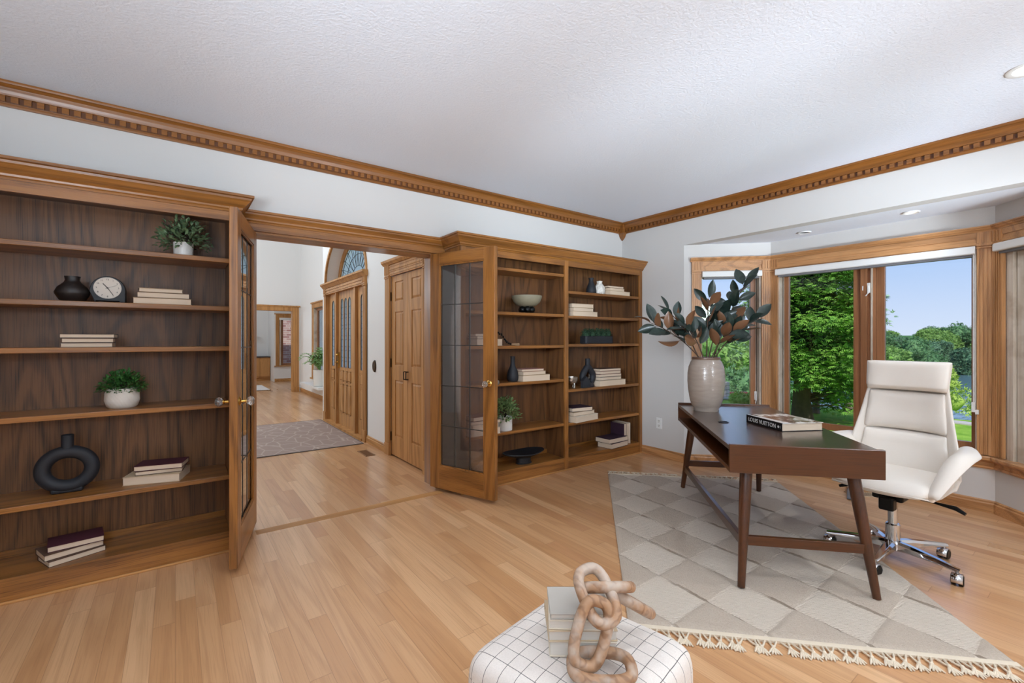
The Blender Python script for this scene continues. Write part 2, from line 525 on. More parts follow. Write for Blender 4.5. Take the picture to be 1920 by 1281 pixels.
CAPP = [(0, 2.135), (.026, 2.135), (.030, 2.145), (.040, 2.152), (.044, 2.160), (.052, 2.166), (.052, 2.176), (0, 2.176)]
def window(idx, p0, p1, s0, s1, cas, label, leaves, latch):
    F = frame(p0, p1); L = (Vector(p1) - Vector(p0)).length
    w = thing('window_%d' % idx, None, None); tag(w, label, **st)
    g = G(F)
    for a, b in cas:
        casing_strip(g, a, b, ZS, 2.03); corner_block(g, a, b, 2.03, 2.135)
    g.build('casing', M['winZ'], w)
    g = G(F)
    g.box(s0 - .002, -.018, ZH, s1 + .002, 0, 2.135); g.box(s0 - .002, -.023, ZH + .004, s1 + .002, -.018, ZH + .028)
    g.box(s0 - .002, -.026, ZH + .055, s1 + .002, -.018, ZH + .098)
    g.build('head_casing', M['winX'] if abs(F[0][0]) > .9 else M['winY'], w)
    # weathered jamb liner, narrow at the room side, set back at the sash side
    g = G(F)
    g.box(s0, 0, ZS - .01, s0 + .012, .068, ZH); g.box(s1 - .012, 0, ZS - .01, s1, .068, ZH)
    g.box(s0, .078, ZS - .01, s0 + .022, .13, ZH); g.box(s1 - .022, .078, ZS - .01, s1, .13, ZH)
    g.box(s0, 0, ZH - .012, s1, .13, ZH)
    g.build('jamb_liner', M['jamb'], w)
    g = G(F); g.box(s0 + .004, .068, ZS, s0 + .014, .078, ZH); g.box(s1 - .014, .068, ZS, s1 - .004, .078, ZH)
    g.build('weather_seal', M['bronze'], w)
    g = G(F); g.box(s0, .0, ZS - .032, s1, .13, ZS - .012); g.box(s0, .045, ZS - .012, s1, .052, ZS - .002); g.box(s0, .066, ZS - .012, s1, .072, ZS + .004)
    g.build('sill_track', M['jamb'], w)
    for (a, b, fl, fr) in leaves:
        g = G(F); y0, y1 = .082, .122; zb, zt = ZS + .006, ZH - .014
        g.box(a, y0, zb, a + fl, y1, zt); g.box(b - fr, y0, zb, b, y1, zt)
        g.box(a + fl, y0, zb, b - fr, y1, zb + .062); g.box(a + fl, y0, zt - .05, b - fr, y1, zt)
        sa = g.build('sash', M['sashZ'], w, bevel=.003)
        g = G(F); g.box(a + fl, .103, zb + .062, b - fr, .107, zt - .05)
        g.build('pane', M['pane'], sa)
    for s, z in latch:
        g = G(F); g.box(s - .012, .066, z - .045, s + .012, .082, z + .045); g.box(s - .006, .05, z - .05, s + .004, .066, z + .02)
        g.bar((s, .055, z - .045), (s - .014, .035, z - .075), .008, .006)
        g.build('latch', M['paint'], w, bevel=.002)
    return w, F

def jamb_mat():
    k = N('weathered_whitewashed_jamb')
    v = k.mapping(k.obj(), (1, 1, .06)); n1 = k.noise(v, 60, 3); n2 = k.noise(k.obj(), 7, 3)
    c = k.mix(n1, S(226, 218, 206), S(184, 166, 142)); c = k.mix(k.ramp(n2, 0, .6, .5, .75), c, S(150, 126, 96))
    k.setp(Base_Color=c, Roughness=.5); return k.m
M['jamb'] = jamb_mat()

w1, F1 = window(1, *WINS[0], [(.077, .172), (.768, .862)], 'narrow oak framed bay window behind the leafy vase', [(.184, .750, .018, .055)], [(.742, .72)])
w2, F2 = window(2, *WINS[1], [(-.0, .075), (1.515, 1.610)], 'wide oak framed bay window with two panes behind the chair',
                [(.094, .750, .045, .058), (.862, 1.500, .062, .030)], [(.812, 1.78)])
g = G(F2); g.box(.752, .060, ZS, .800, .125, ZH); g.box(.800, .082, ZS, .860, .125, ZH); g.build('mullion', M['sashZ'], w2, bevel=.002)
g = G(F2); g.box(.828, .064, ZS, .840, .083, ZH); g.build('cream_seal', M['jamb'], w2)
g = G(F2); g.box(.768, .052, .60, .774, .060, .66); g.box(.768, .052, 1.76, .774, .060, 1.80)
g.build('mullion_catch', M['paint'], w2)
w3, F3 = window(3, *WINS[2], [(.0, .085), (.70, .80)], 'oak framed bay window with whitewashed jamb at the far side of the chair', [(.212, .69, .06, .05)], [(.20, 1.58), (.20, .72)])
g = G(F3); g.box(.085, .0, ZS - .01, .142, .11, ZH); g.box(.152, .02, ZS - .01, .205, .12, ZH)
g.build('deep_jamb', M['jamb'], w3)
for w_, pth in ((w1, [(4.36 + .04, 2.81 - .04), BAY[1]]),):
    pass
# continuous cap, stool and apron round the bay
off = .052 / sqrt(2)
a0 = Vector(BAY[0]) + (Vector(BAY[1]) - Vector(BAY[0])).normalized() * .062
g = G(); g.sweep(CAPP, [tuple(a0), BAY[1], BAY[2], BAY[3]])
tag(g.build('trim_4', M['winY']), 'oak cap moulding over the bay windows', **st)
g = G(); g.sweep([(-.02, ZS - .034), (.05, ZS - .034), (.054, ZS - .024), (.054, ZS - .012), (.048, ZS - .004), (-.02, ZS - .004)], [tuple(a0), BAY[1], BAY[2], BAY[3]])
g.sweep([(0, .332), (.014, .332), (.018, .34), (.018, .352), (.012, .358), (.012, .378), (.020, .388), (.036, .400), (.036, ZS - .034), (0, ZS - .034)], [tuple(a0), BAY[1], BAY[2], BAY[3]])
tag(g.build('trim_5', M['winY']), 'oak window stool and apron round the bay', **st)

# roller blinds, rolled up
def blind(F, s0, s1, label, chain=None):
    b = thing('roller_blind', label, 'blind')
    prof = [(-.050, 1.968), (-.056, 1.975), (-.056, 2.018), (-.048, 2.030), (.030, 2.030), (.030, 1.968)]
    g = G(F); g.prism([(y, z) for y, z in prof], s0, s1, 'YZ'); g.build('cassette', M['paint'], b, bevel=.003)
    g = G(F); g.box(s0 + .02, -.030, 1.950, s1 - .02, .02, 1.968); g.build('hem_bar', M['grey'], b, bevel=.002)
    if chain is not None:
        g = G(F); g.tube([(chain, -.032, 1.97), (chain, -.032, .80)], .0035, 6); g.tube([(chain + .008, -.026, 1.97), (chain + .008, -.026, .80)], .0035, 6)
        ch = g.build('pull_chain', M['paint'], b)
        g = G(F); g.box(chain - .010, -.040, .755, chain + .010, -.012, .83); g.box(chain + .010, -.036, .74, chain + .030, -.012, .775)
        g.build('tension_clip', M['paint'], ch, bevel=.002)
M['grey'] = plain('grey_fabric_slot', S(120, 120, 124), .7)
blind(F1, .176, .762, 'white roller blind rolled up over the narrow window behind the vase')
blind(F2, .064, 1.509, 'long white roller blind with pull chain over the wide window', 1.497)
blind(F3, .045, .72, 'white roller blind over the angled window right of the chair')

# recessed lights and outlet
def emit(name, c, s):
    k = N(name); k.b.inputs['Emission Color'].default_value = c; k.b.inputs['Emission Strength'].default_value = s
    k.b.inputs['Base Color'].default_value = (0, 0, 0, 1); return k.m
M['lamp'] = emit('lit_lamp_face', (1, .93, .82, 1), 6.0)
M['lampdim'] = emit('dim_lamp_face', (1, .92, .8, 1), 1.1)
def can(x, y, z, r, label, face, depth=.02):
    t = thing('recessed_light', label, 'ceiling light', (x, y, z))
    g = G(); g.lathe([(r, 0), (r, -.004), (r - .006, -.008), (r * .70, -.006), (r * .66, -.001), (r * .66, .0)], 40, cap=False)
    g.build('trim_ring', M['paint'], t, smooth=40)
    g = G(); g.lathe([(.001, -.003), (r * .67, -.003), (r * .67, -.0005), (.001, -.0005)], 32, cap=False)
    g.build('lamp_face', face, t)
can(3.53, .30, ZC, .085, 'white rimmed recessed light shining in the main ceiling', M['lamp'])
can(4.745, 1.80, 2.32, .055, 'unlit dark recessed light in the bay ceiling', M['blackm'])
can(4.675, 1.015, 2.32, .055, 'dimly lit recessed light in the bay ceiling', M['lampdim'])
o = thing('wall_outlet', 'white wall outlet beside the bookcase', 'outlet', (XW, 3.117, .375))
g = G(); g.box(-.006, -.036, -.06, 0, .036, .06); g.build('cover_plate', M['paint'], o, bevel=.002)
for dz in (-.026, .026):
    g = G(); g.box(-.009, -.017, dz - .019, -.005, .017, dz + .019); s_ = g.build('socket', M['white'], o, bevel=.003)
    g = G()
    for dy in (-.007, .007): g.box(-.0095, dy - .0015, dz - .004, -.008, dy + .0015, dz + .010)
    g.box(-.0095, -.003, dz - .013, -.008, .003, dz - .008); g.build('slot', M['blackm'], s_)

# ------------------------------------------------------------------ doorway trim between study and foyer
for nm_, xa, xb, xc in (('left', .405, .44, .330), ('right', 1.85, 1.885, 1.932)):
    g = G(); g.box(xa, 3.63, 0, xb, 3.86, 2.085); g.box(min(xa, xc) if nm_ == 'left' else xb, 3.632, 0, xa if nm_ == 'left' else xc, 3.646, 2.085)
    tag(g.build('trim_6' if nm_ == 'left' else 'trim_12', M['oakZ']), 'oak door jamb and casing', **st)
g = G()
g.box(.44, 3.648, 2.062, 1.85, 3.86, 2.085); g.box(.32, 3.622, 2.075, 1.935, 3.646, 2.20)
g.sweep([(0, 2.125), (.006, 2.125), (.010, 2.135), (.018, 2.142), (.020, 2.152), (.030, 2.165), (.042, 2.178), (.044, 2.188), (.052, 2.192), (.052, 2.206), (0, 2.206)], [(.32, 3.622), (1.935, 3.622)])
tag(g.build('trim_7', M['oakX']), 'oak header with crown over the doorway', **st)
g = G(); g.box(.44, 3.48, 0.0, 1.85, 3.56, .0015)
tag(g.build('trim_8', M['thresh']) if 'thresh' in M else g.build('trim_8', M['foyX']), 'flush oak border plank at the doorway', **st)

# ------------------------------------------------------------------ glazed double doors
def french_door(idx, hinge, ang, mirror, label):
    """Local x from hinge to free edge, y thickness, z up."""
    W, T, H0, H1 = .695, .042, .030, 2.058
    d = thing('door_%d' % idx, None, None, (hinge[0], hinge[1], 0), ang); tag(d, label, **st)
    y0, y1 = (0, T) if not mirror else (-T, 0)
    for a, b in ((0, .108), (W - .108, W)): G().box(a, y0, H0, b, y1, H1).build('stile', M['oakZ'], d, bevel=.003)
    for a, b in ((H0, .225), (H1 - .10, H1)): G().box(.108, y0, a, W - .108, y1, b).build('rail', M['oakX'], d, bevel=.002)
    gx0, gx1, gz0, gz1 = .108, W - .108, .225, H1 - .10; ym = (y0 + y1) / 2
    g = G()
    for yy in (y0 + .006, y1 - .014):
        g.box(gx0, yy, gz0, gx0 + .010, yy + .008, gz1); g.box(gx1 - .010, yy, gz0, gx1, yy + .008, gz1)
        g.box(gx0, yy, gz0, gx1, yy + .008, gz0 + .010); g.box(gx0, yy, gz1 - .010, gx1, yy + .008, gz1)
    g.build('glazing_bead', M['oakZ'], d)
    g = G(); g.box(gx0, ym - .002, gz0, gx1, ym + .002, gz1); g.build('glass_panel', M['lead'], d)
    g = G()
    for k in (1, 2):
        x = gx0 + (gx1 - gx0) * k / 3; g.box(x - .003, ym - .005, gz0, x + .003, ym + .005, gz1)
    for k in range(1, 5):
        z = gz0 + (gz1 - gz0) * k / 5; g.box(gx0, ym - .0045, z - .003, gx1, ym + .0045, z + .003)
        for q in (1, 2):
            x = gx0 + (gx1 - gx0) * q / 3; g.ball((x, ym, z), .007, 8, 5)
    g.build('leading', M['came'], d)
    for sgn, yy in ((-1, y0), (1, y1)):
        kx, kz = W - .052, .962
        g = G(); g.lathe([(.026, 0), (.026, .004), (.020, .009), (.009, .011), (.008, .030), (.013, .034), (.013, .038), (.002, .038)], 24, cap=False)
        g.v = [(kx + a, yy + sgn * c, kz + b) for a, b, c in g.v]
        kb = g.build('knob', M['brass'], d, smooth=40)
        g = G(); g.lathe([(.012, .036), (.019, .042), (.026, .054), (.024, .066), (.015, .076), (.002, .078)], 8, cap=True)
        g.v = [(kx + a, yy + sgn * c, kz + b) for a, b, c in g.v]
        g.build('crystal_grip', M['crystal'], kb)
    for hz in (.25, 1.05, 1.85):
        yh = y1 if not mirror else y0; g = G(); g.box(-.006, yh - .004, hz - .05, .004, yh + .004, hz + .05)
        g.build('hinge', M['bronze'], d)
    return d
# the visible face of each door stands on the line of its hinge
french_door(1, (.459, 3.636), atan2(2.944 - 3.636, .275 - .459), True, 'open oak glazed door in front of the tall bookcase with the clock')
french_door(2, (1.792, 3.628), atan2(2.977 - 3.628, 2.030 - 1.792), False, 'open oak glazed door swung before the double bookcase')

# ------------------------------------------------------------------ foyer
XF = 1.97
g = G()
g.box(XF, 3.85, 0, 2.12, 3.98, 5.3); g.box(XF, 5.07, 0, 2.12, 5.80, 5.3); g.box(XF, 3.98, 2.05, 2.12, 5.07, 5.3)
g.box(XF, 5.80, 2.95, 2.30, 7.77, 5.3); g.box(XF, 7.77, 0, 2.30, 7.95, 5.3); g.box(2.12, 5.60, 0, 2.30, 5.80, 5.3)
# spandrels round the elliptical fanlight
cy, a_, b_ = 6.785, .985, .70
n = 28
for k in range(n):
    t0, t1 = pi * k / n, pi * (k + 1) / n
    y0, z0, y1, z1 = cy + a_ * cos(t0), 2.20 + b_ * sin(t0), cy + a_ * cos(t1), 2.20 + b_ * sin(t1)
    g.add([(XF, y0, z0), (XF, y1, z1), (XF, y1, 2.95), (XF, y0, 2.95), (2.30, y0, z0), (2.30, y1, z1), (2.30, y1, 2.95), (2.30, y0, 2.95)],
          [(0, 1, 2, 3), (4, 7, 6, 5), (0, 4, 5, 1), (3, 2, 6, 7), (0, 3, 7, 4), (1, 5, 6, 2)])
g.box(XF, 5.80, 2.2, 2.30, 5.801, 2.95)
g.box(2.12, 3.85, 0, 2.6, 3.98, 5.3)
tag(g.build('wall_foyer_right', M['wallf']), 'white foyer wall with the front door', **st)
g = G(); g.box(2.64, 3.98, 0, 2.7, 5.5, 2.2); g.box(2.12, 5.5, 0, 2.7, 5.6, 2.2); g.box(2.12, 3.98, 2.15, 2.7, 5.6, 2.25)
tag(g.build('wall_closet', M['wallf']), 'closet inside', **st)
g = G(); g.box(2.55, 8.10, 0, 2.68, 10.20, 5.3); g.box(2.55, 11.12, 0, 2.68, 12.42, 5.3); g.box(2.55, 10.20, 0, 2.68, 11.12, .43); g.box(2.55, 10.20, 2.04, 2.68, 11.12, 5.3)
g.box(2.12, 7.95, 0, 2.68, 8.10, 5.3)
tag(g.build('wall_foyer_far', M['wallf']), 'white foyer wall with a side window', **st)
g = G(); g.box(-2.2, 12.42, 0, .55, 12.56, 5.3); g.box(.55, 12.42, 2.03, 2.36, 12.56, 5.3); g.box(2.36, 12.42, 0, 2.68, 12.56, 5.3)
tag(g.build('wall_foyer_end', M['wallf']), 'white foyer wall with a cased opening', **st)
g = G(); g.box(-2.32, 3.85, 0, -2.2, 17.3, 5.3)
tag(g.build('wall_foyer_left', M['wallf']), 'white foyer wall', **st)
g = G(); g.box(-2.2, 3.85, 5.3, 2.7, 12.56, 5.4)
tag(g.build('ceiling_foyer', M['wallf']), 'tall foyer ceiling', **st)
g = G(); g.box(-2.2, 12.56, 2.74, 4.6, 17.2, 2.84)
tag(g.build('ceiling_dining', M['wallf']), 'dining room ceiling', **st)
g = G(); g.box(4.5, 12.56, 0, 4.6, 17.2, 2.8); g.box(2.68, 12.42, 0, 4.6, 12.56, 2.8)
tag(g.build('wall_dining_right', M['wallf']), 'dining room wall', **st)
g = G()
g.box(-2.2, 16.75, 0, 2.62, 16.87, 2.8); g.box(2.45, 15.85, 0, 2.62, 16.75, 2.8)
g.box(2.45, 15.7, 0, 2.60, 15.85, 2.8); g.box(2.60, 15.7, 0, 3.30, 15.85, .50); g.box(2.60, 15.7, 1.99, 3.30, 15.85, 2.8); g.box(3.30, 15.7, 0, 4.6, 15.85, 2.8)
tag(g.build('wall_dining_back', M['wallf']), 'white dining room wall', **st)
for nm, pth in (('baseboard_foyer', [(XF, 5.78), (XF, 5.10)]), ('baseboard_foyer_far', [(2.55, 12.42), (2.55, 8.1)]), ('baseboard_dining', [(2.47, 15.7), (4.5, 15.7)])):
    base(nm, pth, M['foyY'], 'oak baseboard')
# cased opening at the foyer end
g = G()
g.box(2.36, 12.395, 0, 2.50, 12.42, 2.03); g.box(2.35, 12.40, 0, 2.36, 12.58, 2.03); g.box(2.352, 12.385, 0, 2.508, 12.42, .12)
g.box(.40, 12.395, 0, .55, 12.42, 2.03); g.box(.55, 12.40, 2.02, 2.36, 12.58, 2.03)
g.box(.40, 12.395, 2.03, 2.50, 12.42, 2.13); g.box(.37, 12.375, 2.125, 2.53, 12.42, 2.155)
tag(g.build('trim_9', M['foyZ']), 'oak casing round the dining room opening', **st)

# closet double door
FC = frame((XF, 5.10), (XF, 3.9))
g = G(FC)
for a, b in ((0, .125), (1.01, 1.12)):
    casing_strip(g, a, b, 0, 2.03); corner_block(g, a, b, 2.03, 2.16); g.box(a - .004, -.03, 0, b + .004, 0, .13)
g.box(.125, -.02, 2.03, 1.01, 0, 2.16)
for z in (2.045, 2.075, 2.10, 2.13): g.box(.13, -.026, z, 1.005, -.02, z + .012)
for k in range(44): g.box(.15 + k * .019, -.030, 2.088, .15 + k * .019 + .012, -.02, 2.10)
g.M = None
g.sweep([(0, 2.155), (.035, 2.155), (.045, 2.168), (.060, 2.182), (.065, 2.205), (0, 2.205)], [(XF, 5.13), (XF, 3.95)])
tag(g.build('trim_10', M['foyZ']), 'oak closet door casing with crown', **st)
def panel_set(g, x0, x1, z0, z1, y):
    """A raised panel in a sunk field on the room side (y is the leaf's room face)."""
    g.box(x0, y + .010, z0, x1, y + .012, z1)
    i = .022
    vs = [(x0 + i * .35, y + .0105, z0 + i * .35), (x1 - i * .35, y + .0105, z0 + i * .35), (x1 - i * .35, y + .0105, z1 - i * .35), (x0 + i * .35, y + .0105, z1 - i * .35),
          (x0 + i * 1.3, y + .001, z0 + i * 1.3), (x1 - i * 1.3, y + .001, z0 + i * 1.3), (x1 - i * 1.3, y + .001, z1 - i * 1.3), (x0 + i * 1.3, y + .001, z1 - i * 1.3)]
    g.add(vs, [(4, 5, 6, 7), (0, 1, 5, 4), (1, 2, 6, 5), (2, 3, 7, 6), (3, 0, 4, 7)])
def leaf(idx, x0, x1, label, hinge_left):
    d = thing('door_%d' % idx, None, None); tag(d, label, **st)
    y = .004; z0, z1 = .015, 2.025
    rows = [(.235, .86), (1.03, 1.62), (1.74, 1.955)]
    px0, px1 = x0 + .105, x1 - .105
    g = G(FC)
    g.box(x0, y, z0, px0, y + .035, z1); g.box(px1, y, z0, x1, y + .035, z1)
    zs = [z0] + [v for r in rows for v in r] + [z1]
    for a, b in zip(zs[0::2], zs[1::2]): g.box(px0, y, a, px1, y + .035, b)
    g.build('door_frame', M['foyZ'], d, bevel=.002)
    for a, b in rows:
        g = G(FC); panel_set(g, px0, px1, a, b, y); g.build('panel', M['foyZ'], d)
    hx = x0 if hinge_left else x1
    for z in (.22, 1.05, 1.80):
        g = G(FC); g.box(hx - .010, -.008, z - .05, hx + .010, y + .002, z + .05); g.build('hinge', M['bronze'], d)
    kx = x1 - .025 if hinge_left else x0 + .025
    g = G(FC); g.box(kx - .006, -.030, .885, kx + .006, -.020, .975)
    g.box(kx - .006, -.030, .885, kx + .006, y, .895); g.box(kx - .006, -.030, .965, kx + .006, y, .975)
    g.build('pull_handle', M['bronze'], d, bevel=.002)
leaf(3, .127, .567, 'oak closet door leaf nearer the front door', True)
leaf(4, .570, 1.008, 'oak closet door leaf nearer the study', False)

# front door with two sidelights and a leaded fanlight
FD = frame((XF, 7.79), (XF, 5.6))
fdw = thing('door_5', None, None); tag(fdw, 'oak front door with three arched leaded lights', **st)
sl = []
def arched_light(parent, x0, x1, zb, zt, y, frm=True):
    r = (x1 - x0) / 2; cx = (x0 + x1) / 2; n = 12
    arc = [(cx + r * cos(pi * k / n), zt - r + r * sin(pi * k / n)) for k in range(n + 1)]
    out = [(x1, zb)] + arc + [(x0, zb)]
    g = G(FD); g.prism(out, y + .010, y + .014, 'XZ'); lt = g.build('light', M['frost'], parent)
    g = G(FD)
    pts = [(x, y + .003, z) for x, z in out]; g.tube(pts, .006, 6, closed=True)
    g.tube([(cx, y + .008, zb), (cx, y + .008, zt)], .0022, 5)
    nz = 12
    for k in range(1, nz):
        z = zb + (zt - r - zb) * k / nz
        g.tube([(x0, y + .008, z), (cx, y + .008, z + (.02 if k % 2 else -.02)), (x1, y + .008, z)], .0018, 4)
    g.build('leading', M['came'], lt)
def pierced(g, x0, x1, z0, z1, lights, y, t):
    """A leaf front with arched openings: vertical strips plus stepped arch heads."""
    xs = x0
    for a, b, zb, zt in lights:
        g.box(xs, y, z0, a, y + t, z1); r = (b - a) / 2; cx = (a + b) / 2
        g.box(a, y, z0, b, y + t, zb)
        n = 10
        for k in range(n):
            u0, u1 = a + (b - a) * k / n, a + (b - a) * (k + 1) / n
            h0 = zt - r + sqrt(max(0, r * r - (u0 - cx) ** 2)); h1 = zt - r + sqrt(max(0, r * r - (u1 - cx) ** 2))
            g.add([(u0, y, h0), (u1, y, h1), (u1, y, z1), (u0, y, z1), (u0, y + t, h0), (u1, y + t, h1), (u1, y + t, z1), (u0, y + t, z1)],
                  [(0, 1, 2, 3), (4, 7, 6, 5), (0, 4, 5, 1), (3, 2, 6, 7), (0, 3, 7, 4), (1, 5, 6, 2)])
        xs = b
    g.box(xs, y, z0, x1, y + t, z1)
def sunk(g, x0, x1, z0, z1, y):
    """A framed panel standing on a leaf's face."""
    for a, b, c, e in ((x0, x1, z0, z0 + .014), (x0, x1, z1 - .014, z1), (x0, x0 + .014, z0, z1), (x1 - .014, x1, z0, z1)):
        g.box(a, y - .010, c, b, y, e)
    i = .026
    g.add([(x0 + .014, y - .0005, z0 + .014), (x1 - .014, y - .0005, z0 + .014), (x1 - .014, y - .0005, z1 - .014), (x0 + .014, y - .0005, z1 - .014),
           (x0 + i, y - .012, z0 + i), (x1 - i, y - .012, z0 + i), (x1 - i, y - .012, z1 - i), (x0 + i, y - .012, z1 - i)],
          [(4, 5, 6, 7), (0, 1, 5, 4), (1, 2, 6, 5), (2, 3, 7, 6), (3, 0, 4, 7)])
def door_part(name, parent, x0, x1, cols, y):
    g = G(FD); lights = [(a, b, .90, 1.92) for a, b in cols]
    pierced(g, x0, x1, .03, 2.03, lights, y, .045)
    p = g.build(name, M['foyZ'], parent)
    for a, b, zb, zt in lights: arched_light(p, a, b, zb, zt, y)
    for a, b in cols:
        g = G(FD); sunk(g, a - .012, b + .012, .69, .855, y); sunk(g, a - .012, b + .012, .225, .655, y); g.build('panel', M['foyZ'], p)
    return p
lf = door_part('door_leaf', fdw, .625, 1.475, [(.745, .870), (.925, 1.050), (1.105, 1.230)], .035)
door_part('sidelight', fdw, .115, .585, [(.275, .405)], .035)
door_part('sidelight', fdw, 1.535, 1.905, [(1.660, 1.790)], .035)
g = G(FD)
for a, b in ((0, .115), (1.905, 2.01)):
    casing_strip(g, a, b, 0, 2.03); corner_block(g, a, b, 2.03, 2.13); g.box(a - .006, -.034, 0, b + .006, 0, .15)
g.box(-.02, 0, 0, .118, .10, 2.03); g.box(1.902, 0, 0, 2.03, .10, 2.03); g.box(.585, -.005, 0, .622, .08, 2.03); g.box(1.478, -.005, 0, 1.535, .08, 2.03)
g.box(0, -.02, 2.03, 2.01, .3, 2.13); g.box(.1, -.028, 2.05, 1.9, -.02, 2.07); g.box(.1, -.028, 2.09, 1.9, -.02, 2.115)
g.box(.1, -.045, 0, 1.905, .08, .03)
g.M = None
g.sweep([(0, 2.13), (.03, 2.13), (.045, 2.15), (.06, 2.17), (.075, 2.18), (.075, 2.205), (-.3, 2.205), (-.3, 2.13)], [(XF, 7.83), (XF, 5.74)])
g.build('door_surround', M['foyZ'], fdw)
g = G(FD); g.box(.655, .010, .88, .685, .034, 1.12); g.tube([(.67, .03, .97), (.67, -.03, .97), (.74, -.035, .975)], .009, 8); g.ball((.67, .0, 1.08), .018)
g.build('lever_handle', M['brass'], lf, smooth=50)
for z in (.30, 1.05, 1.84):
    g = G(FD); g.box(1.466, .022, z - .055, 1.490, .038, z + .055); g.build('hinge', M['bronze'], lf)
fan = thing('window_4', None, None); tag(fan, 'arched leaded fanlight over the front door', **st)
g = G()
def ell(k, n, da, x):
    t = pi * k / n; return (x, cy + (a_ + da) * cos(t), 2.20 + (b_ + da) * sin(t))
for x, d0, d1 in ((XF - .018, -.012, .035), (2.16, -.10, .0)):
    rings = []
    for k in range(33):
        rings.append([ell(k, 32, d0, x), ell(k, 32, d1, x), ell(k, 32, d1, x + .03), ell(k, 32, d0, x + .03)])
    g.loft(rings)
g.build('arched_frame', M['foyZ'], fan)
g = G(); g.add([ell(k, 32, -.02, 2.185) for k in range(33)], [tuple(range(33))]); g.build('pane', M['frost'], fan)
g = G()
for r_ in (.30, .55, .8):
    g.tube([(2.178, cy + a_ * r_ * cos(pi * k / 20), 2.20 + b_ * r_ * sin(pi * k / 20)) for k in range(21)], .005, 5)
for k in range(1, 12):
    t = pi * k / 12; tw = .22 * (1 if k % 2 else -1)
    g.tube([(2.178, cy + a_ * r_ * cos(t + tw * (r_ - .3)), 2.20 + b_ * r_ * sin(t + tw * (r_ - .3))) for r_ in (.3, .45, .6, .75, .98)], .004, 5)
    g.tube([(2.178, cy + a_ * r_ * cos(t - tw * (r_ - .3)), 2.20 + b_ * r_ * sin(t - tw * (r_ - .3))) for r_ in (.3, .45, .6, .75, .98)], .004, 5)
g.build('leading', M['came'], fan)

# foyer side window with a deep ledge, dining window
def small_window(idx, p0, p1, s0, s1, z0, z1, label, blind_=False):
    F = frame(p0, p1); w = thing('window_%d' % idx, None, None); tag(w, label, **st)
    g = G(F)
    for a, b in ((s0 - .10, s0), (s1, s1 + .10)): g.box(a, -.02, z0, b, 0, z1)
    g.box(s0 - .10, -.02, z1, s1 + .10, 0, z1 + .10); g.box(s0 - .14, -.04, z1 + .10, s1 + .14, 0, z1 + .13); g.box(s0 - .14, -.05, z0 - .03, s1 + .14, .02, z0)
    g.build('casing', M['foyZ'], w)
    g = G(F); g.box(s0, 0, z0, s0 + .05, .06, z1); g.box(s1 - .05, 0, z0, s1, .06, z1); g.build('jamb_liner', M['jamb'], w)
    g = G(F); g.box(s0 + .05, .06, z0, s0 + .12, .1, z1); g.box(s1 - .12, .06, z0, s1 - .05, .1, z1); g.box(s0 + .12, .06, z0, s1 - .12, .1, z0 + .06); g.box(s0 + .12, .06, z1 - .06, s1 - .12, .1, z1)
    sa = g.build('sash', M['sashZ'], w)
    g = G(F); g.box(s0 + .12, .078, z0 + .06, s1 - .12, .082, z1 - .06); g.build('pane', M['pane'], sa)
    if blind_:
        g = G(F); g.box(s0, -.03, z1 - .07, s1, .04, z1); g.build('blind_cassette', M['paint'], w)
small_window(5, (2.55, 12.0), (2.55, 8.2), .90, 1.78, .44, 2.03, 'oak framed foyer window behind the fern')
small_window(6, (2.47, 15.7), (4.5, 15.7), .13, .83, .50, 1.99, 'oak framed dining window facing a brick wall', True)
tr = G(); tr.box(2.28, 9.55, .30, 2.55, 11.2, .345)
tag(tr.build('trim_11', M['paint']), 'white window ledge under the fern', **st)
# ================================================================== bookcases
YBK = 3.632
CRP = [(0, 2.108), (.008, 2.108), (.012, 2.118), (.020, 2.124), (.022, 2.134), (.034, 2.144), (.040, 2.152), (.056, 2.170), (.064, 2.178), (.066, 2.190), (.078, 2.194), (.078, 2.208), (0, 2.208)]
def bookcase(label, x0, x1, bays, crown_path, YB):
    b = thing('bookcase', label, 'bookcase', (0, 0, 0))
    xs = [(x0, bays[0][0])] + [(bays[i][1], bays[i + 1][0]) for i in range(len(bays) - 1)] + [(bays[-1][1], x1)]
    for a, c in xs: G().box(a, YB, 0.0, c, YB + .02, 2.12).build('stile', M['oakZ'], b, bevel=.002)
    for a, c in bays:
        G().box(a, YB, 2.052, c, YB + .02, 2.12).build('frieze', M['oakX'], b)
        G().box(a, YB + .004, .012, c, YB + .02, .1215).build('kickboard', M['oakX'], b)
    g = G(); g.box(x0 + .002, YB - .010, 0, x1 - .002, YB + .004, .014); g.build('shoe_moulding', M['foyX'], b, bevel=.004)
    for a, c in ((x0, x0 + .02), (x1 - .02, x1)): G().box(a, YB + .02, 0, c, YBK + .008, 2.12).build('side_panel', M['oakZ'], b)
    for i, (a, c) in enumerate(bays):
        for q0, q1 in ((a - .016, a - .001), (c + .001, c + .016)): G().box(q0, YB + .02, .12, q1, YBK, 2.10).build('inner_side', M['backZ'], b)
    g = G(); g.box(x0 + .02, YBK, 0, x1 - .02, YBK + .008, 2.12); g.build('back_panel', M['backZ'], b)
    g = G(); g.box(x0 + .02, YB + .021, 2.10, x1 - .02, YBK, 2.119); g.build('top_panel', M['backX'], b)
    g = G(); g.sweep(CRP, crown_path); g.build('crown', M['oakX'], b)
    for (a, c), zs in zip(bays, SHELVES[label]):
        for z in zs:
            g = G(); g.box(a + .001, YB + .008, z - .028, c - .001, YBK - .001, z); g.build('shelf', M['oakX'], b, bevel=.003)
        g = G(); g.box(a, YB + .003, .1215, c, YBK - .001, .126); g.build('bottom_shelf', M['oakX'], b)
        g = G(); g.box(a, YBK - .014, .125, c, YBK - .001, .165); g.build('back_cleat', M['oakX'], b)
    return b
